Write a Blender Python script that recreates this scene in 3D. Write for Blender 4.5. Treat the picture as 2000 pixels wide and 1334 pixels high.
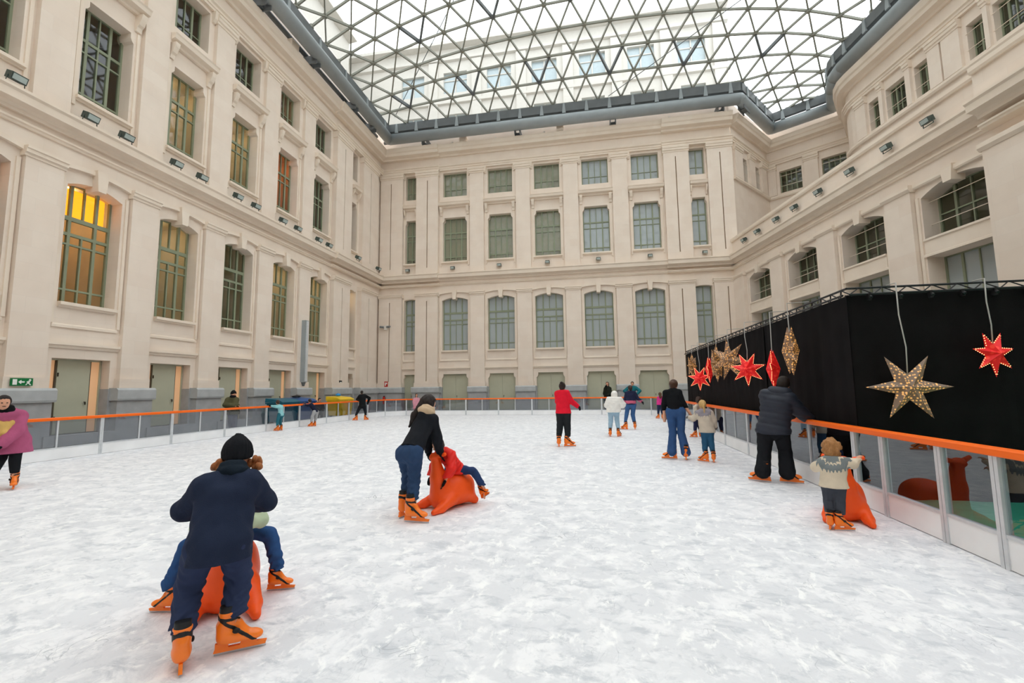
import bpy, math, random
import numpy as np
from mathutils import Matrix, Vector
random.seed(7)
SC = bpy.context.scene
COL = SC.collection
for o in list(bpy.data.objects): bpy.data.objects.remove(o)

# ---------------------------------------------------------------- camera
CAM_R = Vector((0.984, 0.179, -0.013)); CAM_F = Vector((-0.177, 0.979, 0.103)).normalized()
CAM_R = (CAM_R - CAM_F * CAM_R.dot(CAM_F)).normalized(); CAM_U = CAM_R.cross(CAM_F)
CAM_POS = Vector((0, 0, 1.6)); FPX = 885.0
cd = bpy.data.cameras.new('camera'); cam = bpy.data.objects.new('camera', cd); COL.objects.link(cam)
cd.sensor_width = 36; cd.lens = FPX / 2000 * 36; cd.clip_end = 400; cd.clip_start = .05
cam.matrix_world = Matrix(((CAM_R.x, CAM_U.x, -CAM_F.x, 0), (CAM_R.y, CAM_U.y, -CAM_F.y, 0), (CAM_R.z, CAM_U.z, -CAM_F.z, CAM_POS.z), (0, 0, 0, 1)))
SC.camera = cam

# ---------------------------------------------------------------- sky and exposure
w = bpy.data.worlds.new('world'); SC.world = w; w.use_nodes = True
bg = w.node_tree.nodes['Background']; bg.inputs[0].default_value = (0.97, 0.985, 1, 1); bg.inputs[1].default_value = 2.9
vs = SC.view_settings; vs.view_transform = 'Standard'; vs.look = 'None'; vs.gamma = 1; vs.use_curve_mapping = False; vs.exposure = 0.0
SC.cycles.max_bounces = 8; SC.cycles.diffuse_bounces = 5; SC.cycles.transparent_max_bounces = 16; SC.cycles.glossy_bounces = 3
SC.cycles.caustics_reflective = False; SC.cycles.caustics_refractive = False

# ---------------------------------------------------------------- helpers
class MB:
    def __init__(s): s.v = []; s.f = []
    def add(s, vs, fs):
        n = len(s.v); s.v += [tuple(v) for v in vs]; s.f += [tuple(i + n for i in f) for f in fs]; return s
    def box(s, x0, x1, y0, y1, z0, z1):
        return s.add([(x0,y0,z0),(x1,y0,z0),(x1,y1,z0),(x0,y1,z0),(x0,y0,z1),(x1,y0,z1),(x1,y1,z1),(x0,y1,z1)],
                     [(3,2,1,0),(4,5,6,7),(0,1,5,4),(1,2,6,5),(2,3,7,6),(3,0,4,7)])
    def prof(s, pts, u0, u1):                     # profile (y,z), extruded along x
        n = len(pts); V = [(u0, y, z) for y, z in pts] + [(u1, y, z) for y, z in pts]
        return s.add(V, [(i, (i+1) % n, (i+1) % n + n, i + n) for i in range(n)] + [tuple(range(n))[::-1], tuple(range(n, 2*n))])
    def poly(s, pts, y0, y1):                     # outline (x,z), extruded along y
        n = len(pts); V = [(x, y0, z) for x, z in pts] + [(x, y1, z) for x, z in pts]
        return s.add(V, [(i, (i+1) % n, (i+1) % n + n, i + n)[::-1] for i in range(n)] + [tuple(range(n)), tuple(range(n, 2*n))[::-1]])
    def tube(s, pts, r, n=8, cap=True, r1=None):
        P = [Vector(p) for p in pts]; m = len(P); r1 = r if r1 is None else r1; V = []; F = []
        up = None
        for i, p in enumerate(P):
            t = ((P[min(i+1, m-1)] - P[max(i-1, 0)])).normalized()
            if up is None: up = Vector((0,0,1)) if abs(t.z) < .9 else Vector((1,0,0))
            a = t.cross(up).normalized(); b = a.cross(t).normalized(); up = b
            rr = r + (r1 - r) * i / max(1, m-1)
            if 0 < i < m-1:
                c = (P[i]-P[i-1]).normalized().dot((P[i+1]-P[i]).normalized()); k = 1 / max(.5, math.sqrt((1+c)/2))
            else: k = 1
            for j in range(n):
                q = 2*math.pi*j/n; V.append(p + a*rr*k*math.cos(q) + b*rr*math.sin(q))
        for i in range(m-1):
            for j in range(n):
                F.append((i*n+j, i*n+(j+1) % n, (i+1)*n+(j+1) % n, (i+1)*n+j))
        if cap: F += [tuple(range(n))[::-1], tuple(range((m-1)*n, m*n))]
        return s.add(V, F)
    def bar(s, a, b, w, h=None):                  # rectangular bar between two points
        a = Vector(a); b = Vector(b); h = h or w; t = (b-a).normalized()
        up = Vector((0,0,1)) if abs(t.z) < .95 else Vector((0,1,0))
        x = t.cross(up).normalized()*w/2; z = x.normalized().cross(t)*h/2
        V = [p + sx*x + sz*z for p in (a, b) for sx, sz in ((-1,-1),(1,-1),(1,1),(-1,1))]
        return s.add(V, [(0,1,2,3)[::-1],(4,5,6,7)[::-1][::-1],(0,1,5,4)[::-1][::-1],(1,2,6,5),(2,3,7,6),(3,0,4,7)])
    def mesh(s, name, smooth=False):
        me = bpy.data.meshes.new(name); me.from_pydata(s.v, [], s.f); me.validate()
        if smooth: me.shade_smooth()
        return me

def mesh_np(name, V, F, smooth=True):
    me = bpy.data.meshes.new(name); me.from_pydata(V.tolist(), [], F.tolist())
    if smooth: me.shade_smooth()
    return me

def put(name, me, mat=None, parent=None, M=None, label=None, cat=None, group=None, kind=None, smooth=False):
    if isinstance(me, MB): me = me.mesh(name, smooth)
    o = bpy.data.objects.new(name, me); COL.objects.link(o)
    if mat is not None and me is not None and len(me.materials) == 0: me.materials.append(mat)
    if parent is not None: o.parent = parent
    if M is not None: o.matrix_basis = M
    tag(o, label, cat, group, kind); return o
def tag(o, label=None, cat=None, group=None, kind=None):
    if label: o['label'] = label
    if cat: o['category'] = cat
    if group: o['group'] = group
    if kind: o['kind'] = kind
def empty(name, loc=(0,0,0), rz=0, **k):
    o = bpy.data.objects.new(name, None); COL.objects.link(o); o.location = loc; o.rotation_euler = (0,0,rz); o.empty_display_size = .2
    tag(o, **k); return o
def T(x, y, z): return Matrix.Translation((x, y, z))
def S(x, y, z): return Matrix.Diagonal((x, y, z, 1))
def RZ(a): return Matrix.Rotation(a, 4, 'Z')
def FM(O, U): return T(O[0], O[1], 0) @ RZ(math.atan2(U[1], U[0]))
ORD = 'first second third fourth fifth sixth seventh eighth ninth tenth eleventh twelfth thirteenth fourteenth fifteenth sixteenth'.split()
def px(p):
    d = Vector(p) - CAM_POS; z = d.dot(CAM_F)
    if z < .1: return None
    return 1000 + FPX*d.dot(CAM_R)/z, 667 - FPX*d.dot(CAM_U)/z, z
UNIT = MB().box(-.5,.5,-.5,.5,-.5,.5)
_mc = {}
def cached(key, fn):
    if key not in _mc: _mc[key] = fn()
    return _mc[key]

# ---------------------------------------------------------------- materials
def lin(h):
    h = h.lstrip('#'); c = [int(h[i:i+2], 16)/255 for i in (0,2,4)]
    return tuple((x/12.92 if x <= .04045 else ((x+.055)/1.055)**2.4) for x in c) + (1,)
class N:
    def __init__(s, name):
        s.m = bpy.data.materials.new(name); s.m.use_nodes = True; s.t = s.m.node_tree; s.p = s.t.nodes['Principled BSDF']; s.out = s.t.nodes['Material Output']
    def n(s, typ, **k):
        x = s.t.nodes.new(typ)
        for a, b in k.items():
            if a.startswith('i_'): x.inputs[a[2:].replace('_', ' ')].default_value = b
            else: setattr(x, a, b)
        return x
    def l(s, a, b): s.t.links.new(a, b)
    def mix(s, fac, a, b):
        m = s.n('ShaderNodeMix', data_type='RGBA')
        if hasattr(fac, 'links'): s.l(fac, m.inputs[0])
        else: m.inputs[0].default_value = fac
        for v, i in ((a, 6), (b, 7)):
            if hasattr(v, 'links'): s.l(v, m.inputs[i])
            else: m.inputs[i].default_value = v
        return m.outputs[2]
    def ramp(s, fac, a, b):
        r = s.n('ShaderNodeMapRange'); s.l(fac, r.inputs[0]); r.inputs[1].default_value = a; r.inputs[2].default_value = b; return r.outputs[0]
def mat(name, col, rough=.6, var=.12, scale=4, bump=0, bscale=40, metal=0, spec=.3, emit=None, es=0, detail=4, stretch=None):
    k = N(name); c = lin(col) if isinstance(col, str) else tuple(col) + (1,)
    k.p.inputs['Roughness'].default_value = rough; k.p.inputs['Metallic'].default_value = metal; k.p.inputs['Specular IOR Level'].default_value = spec
    tc = k.n('ShaderNodeTexCoord'); src = tc.outputs['Object']
    if stretch:
        mp = k.n('ShaderNodeMapping'); mp.inputs['Scale'].default_value = stretch; k.l(src, mp.inputs[0]); src = mp.outputs[0]
    if var:
        no = k.n('ShaderNodeTexNoise'); no.inputs['Scale'].default_value = scale; no.inputs['Detail'].default_value = detail; k.l(src, no.inputs['Vector'])
        d = tuple(x*(1-var) for x in c[:3]) + (1,); e = tuple(min(1, x*(1+var)) for x in c[:3]) + (1,)
        k.l(k.mix(k.ramp(no.outputs['Fac'], .3, .7), d, e), k.p.inputs['Base Color'])
    else: k.p.inputs['Base Color'].default_value = c
    if bump:
        nb = k.n('ShaderNodeTexNoise'); nb.inputs['Scale'].default_value = bscale; nb.inputs['Detail'].default_value = 3; k.l(src, nb.inputs['Vector'])
        b = k.n('ShaderNodeBump'); b.inputs['Strength'].default_value = bump; b.inputs['Distance'].default_value = .02; k.l(nb.outputs['Fac'], b.inputs['Height']); k.l(b.outputs[0], k.p.inputs['Normal'])
    if emit: k.p.inputs['Emission Color'].default_value = lin(emit); k.p.inputs['Emission Strength'].default_value = es
    return k.m

def stone(name, c1, c2, bw=1.1, bh=.5, mortar=.93):
    k = N(name); g = k.n('ShaderNodeNewGeometry'); s = k.n('ShaderNodeSeparateXYZ'); k.l(g.outputs['Position'], s.inputs[0])
    a = k.n('ShaderNodeMath'); k.l(s.outputs[0], a.inputs[0]); k.l(s.outputs[1], a.inputs[1])
    cmb = k.n('ShaderNodeCombineXYZ'); k.l(a.outputs[0], cmb.inputs[0]); k.l(s.outputs[2], cmb.inputs[1])
    br = k.n('ShaderNodeTexBrick'); k.l(cmb.outputs[0], br.inputs['Vector']); br.inputs['Scale'].default_value = 1
    br.inputs['Brick Width'].default_value = bw; br.inputs['Row Height'].default_value = bh; br.inputs['Mortar Size'].default_value = .006; br.inputs['Mortar Smooth'].default_value = .6
    A, B = lin(c1), lin(c2)
    br.inputs['Color1'].default_value = A; br.inputs['Color2'].default_value = B; br.inputs['Mortar'].default_value = tuple(x*mortar for x in B[:3]) + (1,)
    no = k.n('ShaderNodeTexNoise'); no.inputs['Scale'].default_value = 1.3; no.inputs['Detail'].default_value = 6; k.l(g.outputs['Position'], no.inputs['Vector'])
    mm = k.n('ShaderNodeMix', data_type='RGBA', blend_type='MULTIPLY'); mm.inputs[0].default_value = 1; k.l(br.outputs['Color'], mm.inputs[6])
    k.l(k.mix(k.ramp(no.outputs['Fac'], .3, .7), (.94,.93,.92,1), (1,1,1,1)), mm.inputs[7]); k.l(mm.outputs[2], k.p.inputs['Base Color'])
    nb = k.n('ShaderNodeTexNoise'); nb.inputs['Scale'].default_value = 60; k.l(g.outputs['Position'], nb.inputs['Vector'])
    b = k.n('ShaderNodeBump'); b.inputs['Strength'].default_value = .12; b.inputs['Distance'].default_value = .01; k.l(nb.outputs['Fac'], b.inputs['Height']); k.l(b.outputs[0], k.p.inputs['Normal'])
    k.p.inputs['Roughness'].default_value = .8; k.p.inputs['Specular IOR Level'].default_value = .2
    return k.m

def glass(name, tint, refl=1.5, rough=.02, diffuse=None, dfac=0, through=1.0):
    k = N(name); k.t.nodes.remove(k.p)
    tr = k.n('ShaderNodeBsdfTransparent'); tr.inputs[0].default_value = tuple(tint) + (1,)
    gl = k.n('ShaderNodeBsdfGlossy'); gl.inputs['Roughness'].default_value = rough; gl.inputs['Color'].default_value = (.95,.97,1,1)
    body = tr.outputs[0]
    if diffuse:
        df = k.n('ShaderNodeBsdfDiffuse'); df.inputs[0].default_value = lin(diffuse); mx = k.n('ShaderNodeMixShader'); mx.inputs[0].default_value = dfac
        k.l(tr.outputs[0], mx.inputs[1]); k.l(df.outputs[0], mx.inputs[2]); body = mx.outputs[0]
    fr = k.n('ShaderNodeFresnel'); fr.inputs[0].default_value = refl
    g = k.n('ShaderNodeNewGeometry'); inv = k.n('ShaderNodeMath', operation='SUBTRACT'); inv.inputs[0].default_value = 1; k.l(g.outputs['Backfacing'], inv.inputs[1])
    ml = k.n('ShaderNodeMath', operation='MULTIPLY'); k.l(fr.outputs[0], ml.inputs[0]); k.l(inv.outputs[0], ml.inputs[1])
    ms = k.n('ShaderNodeMixShader'); k.l(ml.outputs[0], ms.inputs[0]); k.l(body, ms.inputs[1]); k.l(gl.outputs[0], ms.inputs[2]); k.l(ms.outputs[0], k.out.inputs[0])
    return k.m

M = {}
M['stone'] = stone('pale_limestone', '#e9dacb', '#ecdfd1')
M['trim'] = stone('moulded_limestone', '#ebdccb', '#eee1d1', 2.4, 3.0, .97)
M['grey_stone'] = mat('grey_granite', '#aaabac', .75, .1, 3, .3, 60)
M['grey_cap'] = mat('grey_granite_cap', '#b5b8b9', .7, .08, 3, .2, 60)
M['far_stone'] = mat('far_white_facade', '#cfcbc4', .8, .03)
M['sash'] = mat('sage_green_paint', '#8b937b', .5, .05, 2)
M['door'] = mat('grey_green_door_paint', '#b8b8a2', .5, .05, 1.5)
M['door_dark'] = mat('door_edge_shadow_gap', '#5d5546', .7, .1)
M['steel'] = mat('grey_painted_steel', '#9fa7aa', .45, .05, 2, metal=.1)
M['steel_dark'] = mat('dark_grey_steel', '#6c7173', .5, .08, 2)
M['strut'] = mat('grey_shell_bars', '#939489', .45, .05)
M['black_steel'] = mat('black_truss_steel', '#2a2b2c', .45, .1, metal=.4)
M['lamp_body'] = mat('dark_green_floodlight_body', '#45504b', .5, .1)
M['lamp_glass'] = mat('floodlight_lens', '#aebbb8', .15, .05, spec=.6)
M['brass'] = mat('dark_metal_knob', '#4a4338', .35, .1, metal=.8)
M['white_paint'] = mat('white_painted_block', '#e3dfd6', .6, .05)
M['orange_rail'] = mat('orange_plastic_rail', '#ff6d12', .4, .05, 3)
M['orange_skate'] = mat('orange_skate_shell', '#fb7d1c', .32, .08, 6, spec=.5)
M['orange_sled'] = mat('orange_moulded_plastic', '#ff5a1a', .45, .06, 3, .08, 90)
M['kick'] = mat('white_kickboard', '#f1f2f3', .4, .05, 2, .05, 9)
M['alu'] = mat('brushed_aluminium', '#d3d7da', .4, .06, 12, metal=.25)
M['blade'] = mat('steel_blade', '#c7ccd0', .25, .05, metal=.9)
M['black_plastic'] = mat('black_plastic', '#1b1b1d', .45, .1)
M['barrier_glass'] = glass('smoky_barrier_panel', (.70,.72,.76), 1.9, .015)
M['roof_glass'] = glass('clear_roof_pane', (.93,.95,.95), 1.35, .03)
M['win_glass'] = glass('window_pane', (.84,.87,.82), 1.65, .03)
M['win_pale'] = glass('pale_blind_window_pane', (.7,.74,.74), 1.5, .04, '#bcc5c6', .7)
M['curtain'] = mat('black_molton_curtain', '#191819', .95, .25, 2.2, .5, 160, spec=.1)
M['cable'] = mat('pale_grey_cord', '#b9b9b5', .6, .1)
M['carpet'] = mat('green_carpet', '#2fa07c', .95, .1, 8, .4, 200)
M['paving'] = mat('grey_courtyard_paving', '#a5a5a6', .7, .12, 1.2, .2, 40)
M['blind'] = mat('pale_roller_blind', '#d3dadd', .9, .05, 1)
M['blind_reflection'] = mat('peach_reflection_backing', '#ead6b8', .9, .15, .8)  # warm reflection in the panes, put into the backing colour
M['win_half'] = glass('half_clear_window_pane', (.86,.87,.82), 1.5, .05, '#aab0a0', .3)
M['interior_beige'] = mat('beige_plaster_interior', '#dccfb6', .9, .12, .9)
M['interior_mid'] = mat('grey_green_interior', '#a9a78f', .9, .15, .8)
M['slit'] = mat('groove_stone', '#a8927a', .9, .05)
M['interior'] = mat('warm_plaster_interior', '#d9a978', .9, .12, .9)
M['interior_dark'] = mat('brown_interior', '#8f7458', .9, .2, .8)
M['interior_pale'] = mat('pale_plaster_interior', '#cfc6b4', .9, .1, .8)
M['lamp_warm'] = mat('warm_ceiling_light', '#ffd9a0', .5, 0, emit='#ffb061', es=14)
M['lamp_soft'] = mat('soft_ceiling_light', '#fff0d0', .5, 0, emit='#ffe2bd', es=13)
M['glow_amber'] = mat('amber_glow_panel', '#ffb340', .5, 0, emit='#ff9a12', es=2.2)
M['side_glow'] = mat('frosted_sidelight_lit', '#e9bd92', .5, .06, 1.2, emit='#ffc08a', es=.22)
# ---------------------------------------------------------------- facades
def moulding(pts, off=0): return [(y-off if y < .5 else y, z) for y, z in pts]
P_CORNICE = [(.3,9.92),(-.10,9.92),(-.12,10.02),(-.2,10.08),(-.44,10.12),(-.46,10.34),(-.52,10.40),(-.52,10.48),(-.2,10.56),(.3,10.56)]
P_LIP = [(.3,9.56),(-.07,9.58),(-.09,9.64),(-.14,9.66),(-.14,9.72),(.3,9.74)]
P_ARCH = [(.3,18.85),(-.14,18.85),(-.14,18.98),(-.18,18.99),(-.18,19.1),(-.26,19.16),(-.26,19.24),(-.1,19.28),(.3,19.28)]
P_CROWN = [(.3,20.0),(-.12,20.02),(-.16,20.14),(-.46,20.22),(-.50,20.42),(-.58,20.5),(-.62,20.72),(-.62,20.80),(.3,20.86)]
P_SILL = [(.5,0),(-.06,0),(-.08,.05),(-.16,.07),(-.16,.17),(.5,.19)]
P_LINT = [(.2,3.06),(-.05,3.06),(-.07,3.14),(-.12,3.16),(-.12,3.25),(.2,3.27)]
P_HOOD = [(.2,15.78),(-.12,15.78),(-.16,15.86),(-.36,15.92),(-.40,16.06),(-.44,16.12),(.2,16.2)]
P_CAP = [(0,0),(-.03,0),(-.03,.07),(-.09,.1),(-.09,.2),(-.13,.22),(-.13,.3),(0,.3)]

def sheet(mb, u0, u1, z0, z1, holes, t):
    us = sorted({u0, u1, *[h[0] for h in holes], *[h[1] for h in holes]}); zs = sorted({z0, z1, *[h[2] for h in holes], *[h[3] for h in holes]})
    us = [u for u in us if u0 <= u <= u1]; zs = [z for z in zs if z0 <= z <= z1]
    for a, b in zip(us, us[1:]):
        for c, d in zip(zs, zs[1:]):
            mu, mz = (a+b)/2, (c+d)/2
            if any(h[0] < mu < h[1] and h[2] < mz < h[3] for h in holes): continue
            mb.add([(a,0,c),(b,0,c),(b,0,d),(a,0,d)], [(0,1,2,3)])
    for a, b, c, d in holes:
        mb.add([(a,0,c),(a,t,c),(a,t,d),(a,0,d)], [(0,1,2,3)]); mb.add([(b,0,c),(b,0,d),(b,t,d),(b,t,c)], [(0,1,2,3)])
        mb.add([(a,0,d),(a,t,d),(b,t,d),(b,0,d)], [(0,1,2,3)]); mb.add([(a,0,c),(b,0,c),(b,t,c),(a,t,c)], [(0,1,2,3)])
def arch(mb, a, b, zs, zc, t, n=10):
    c = (a+b)/2; h = (b-a)/2; r = zc-zs
    A = [(a+(b-a)*i/n, zs + r*(1-((2*i/n)-1)**2)) for i in range(n+1)]
    for (x0, y0), (x1, y1) in zip(A, A[1:]):
        mb.add([(x0,0,y0),(x1,0,y1),(x1,0,zc+.001),(x0,0,zc+.001)], [(0,1,2,3)])
        mb.add([(x0,0,y0),(x0,t,y0),(x1,t,y1),(x1,0,y1)], [(0,1,2,3)])
def shoulders(mb, a, b, z, t, w=.13, h=.34):
    for s, x in ((1, a), (-1, b)):
        mb.add([(x,0,z),(x,0,z-h),(x+s*w*.55,0,z-h+.06),(x+s*w,0,z-h+.16),(x+s*w,0,z),
                (x,t,z),(x,t,z-h),(x+s*w*.55,t,z-h+.06),(x+s*w,t,z-h+.16),(x+s*w,t,z)],
               [(0,1,2,3,4) if s > 0 else (4,3,2,1,0), (1,6,7,2), (2,7,8,3), (3,8,9,4)])

WN = [0]; DN = [0]
ROWS1 = [(0,.11,4),(.125,.49,4),(.505,.57,4),(.595,.70,3),(.735,1,4)]
ROWS2 = [(0,.10,4),(.12,.54,4),(.555,.66,4),(.69,1,4)]
ROWS3 = [(0,.32,4),(.34,1,4)]
ROWSW = [(0,.47,4),(.5,1,4)]
def cells(w, h, rows, narrow):
    m = .07; W = w-2*m; H = h-2*m; out = []
    for a, b, n in rows:
        e = ([0,.5,1] if narrow else ([0,.25,.5,.75,1] if n == 4 else [0,.25,.75,1]))
        for i in range(len(e)-1):
            g = .045 if 0 < e[i] < 1 and e[i] != .5 else (.022 if e[i] == .5 else 0)
            g2 = .045 if 0 < e[i+1] < 1 and e[i+1] != .5 else (.022 if e[i+1] == .5 else 0)
            if narrow: g = .04 if i else 0; g2 = 0 if i else .04
            out.append((-W/2 + W*e[i] + g, -W/2 + W*e[i+1] - g2, m + H*a, m + H*b))
    return out
def window(F, u, z, w, h, rows, depth, backing, narrow=False, label='', pane='win_glass', lamp=None, rods=False):
    WN[0] += 1; o = empty('window_%d' % WN[0], kind='structure'); o['label'] = label; o.matrix_basis = F @ T(u, depth, z)
    cs = cells(w, h, rows, narrow)
    def fr():
        mb = MB(); us = sorted({-w/2, w/2, *[round(c[0],4) for c in cs], *[round(c[1],4) for c in cs]}); zs = sorted({0, h, *[round(c[2],4) for c in cs], *[round(c[3],4) for c in cs]})
        for za, zb in zip(zs, zs[1:]):                      # merge solid cells into horizontal runs
            run = None
            for a, b in list(zip(us, us[1:])) + [(None, None)]:
                solid = a is not None and not any(c[0]-.001 < (a+b)/2 < c[1]+.001 and c[2]-.001 < (za+zb)/2 < c[3]+.001 for c in cs)
                if solid: run = (run[0], b) if run else (a, b)
                elif run: mb.box(run[0], run[1], 0, .09, za, zb); run = None
        return mb.mesh('frame')
    put('frame', cached(('fr', round(w,2), round(h,2), len(rows), narrow), fr), M['sash'], o)
    pm = cached('pane_'+pane, lambda: MB().box(-.5,.5,-.006,.006,-.5,.5).mesh('pane'))
    for c in cs: put('pane', pm, M[pane], o, T((c[0]+c[1])/2, .05, (c[2]+c[3])/2) @ S(c[1]-c[0]+.02, 1, c[3]-c[2]+.02))
    if backing.startswith('blind'):
        put('blind', cached(('bl', backing, round(w,2), round(h,2)), lambda: MB().box(-w/2,w/2,.16,.18,0,h).mesh('blind')), M[backing], o)
    else:
        d = 2.6 if not narrow else 1.2; e = .5 if not narrow else .05
        def room():
            mb = MB(); x = w/2+e; a, b = -.25, h+.25; y0, y1 = .12, d
            mb.add([(-x,y0,a),(x,y0,a),(x,y1,a),(-x,y1,a),(-x,y0,b),(x,y0,b),(x,y1,b),(-x,y1,b)], [(0,1,2,3),(7,6,5,4),(2,6,7,3),(1,5,6,2),(3,7,4,0)])
            return mb.mesh('room')
        put('room', cached(('rm', backing, round(w,2), round(h,2)), room), M[backing], o)
        if lamp:
            put('ceiling_lamp', cached(('cl', lamp), lambda: MB().box(-.35,.35,-.25,.25,-.04,.04).mesh('ceiling_lamp')), M[lamp], o, T(0, min(1.3, d*.5), h+.12))
    if rods:
        for q in (.3, .75): put('guard_rod', cached(('rod', round(w,2)), lambda: MB().tube([(-w/2-.05,-.22,0),(w/2+.05,-.22,0)], .014, 6).mesh('guard_rod')), M['trim'], o, T(0,-.1,q*h))
    return o
def door(F, u, w, h, z, depth, style, label):
    DN[0] += 1; o = empty('door_%d' % DN[0], kind='structure'); o['label'] = label; o.matrix_basis = F @ T(u, depth, z)
    fw = .05
    put('door_frame', cached(('df', w, h), lambda: MB().box(-w/2,-w/2+fw,0,.1,0,h).box(w/2-fw,w/2,0,.1,0,h).box(-w/2,w/2,0,.1,h-fw,h).mesh('door_frame')), M['door'], o)
    put('door_gap_blocker', cached(('dbk', w, h), lambda: MB().box(-w/2,w/2,.11,.14,0,h).mesh('door_gap_blocker')), M['door_dark'], o)  # dark sheet added to block outside light between the leaves
    if style == 'double':
        for s in (-1, 1):
            lf = put('door_leaf', cached(('dl', w, h), lambda: MB().box(-w/4+.025,w/4-.004,.02,.07,0,h-fw).mesh('door_leaf')), M['door'], o, T(-w/4,0,0) if s < 0 else T(w/4,.09,0) @ RZ(math.pi))
            if s > 0: put('handle', cached('hd', lambda: MB().tube([(0,-.04,-.06),(0,-.07,-.05),(0,-.07,.05),(0,-.04,.06)], .014, 6).mesh('handle')), M['brass'], lf, T(w/4-.1, .05, 1.0) @ RZ(math.pi))
    else:
        lw = w*.56
        lf = put('door_leaf', cached(('dl1', w, h), lambda: MB().box(-lw/2,lw/2,-.03,.06,0,h-fw).mesh('door_leaf')), M['door'], o)
        put('handle', cached('hd1', lambda: MB().tube([(0,-.03,0),(0,-.07,0),(0,-.075,-.09)], .02, 6).mesh('handle')), M['brass'], lf, T(lw/2-.12, -.02, 1.0))
        for zz in (.5, 1.2, 1.9): put('hinge', cached('hg', lambda: MB().box(-.015,.015,-.05,0,-.06,.06).mesh('hinge')), M['brass'], lf, T(-lw/2+.02, -.01, zz))
        for s in (-1, 1):
            a, b = (lw/2+.03, w/2-fw)
            put('sidelight', cached(('sl', w, h), lambda: MB().box(a,b,.04,.06,0,h-fw).mesh('sidelight')), M['side_glow'], o, S(s,1,1) if s > 0 else RZ(math.pi) @ T(0,-.1,0))
            put('door_stile', cached(('ds', w, h), lambda: MB().box(lw/2,lw/2+.04,-.01,.09,0,h-fw).mesh('door_stile')), M['door_dark'], o, T(0 if s > 0 else -lw-.04,0,0))  # dark strip painting the shadow gap beside the leaf
    return o

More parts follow.
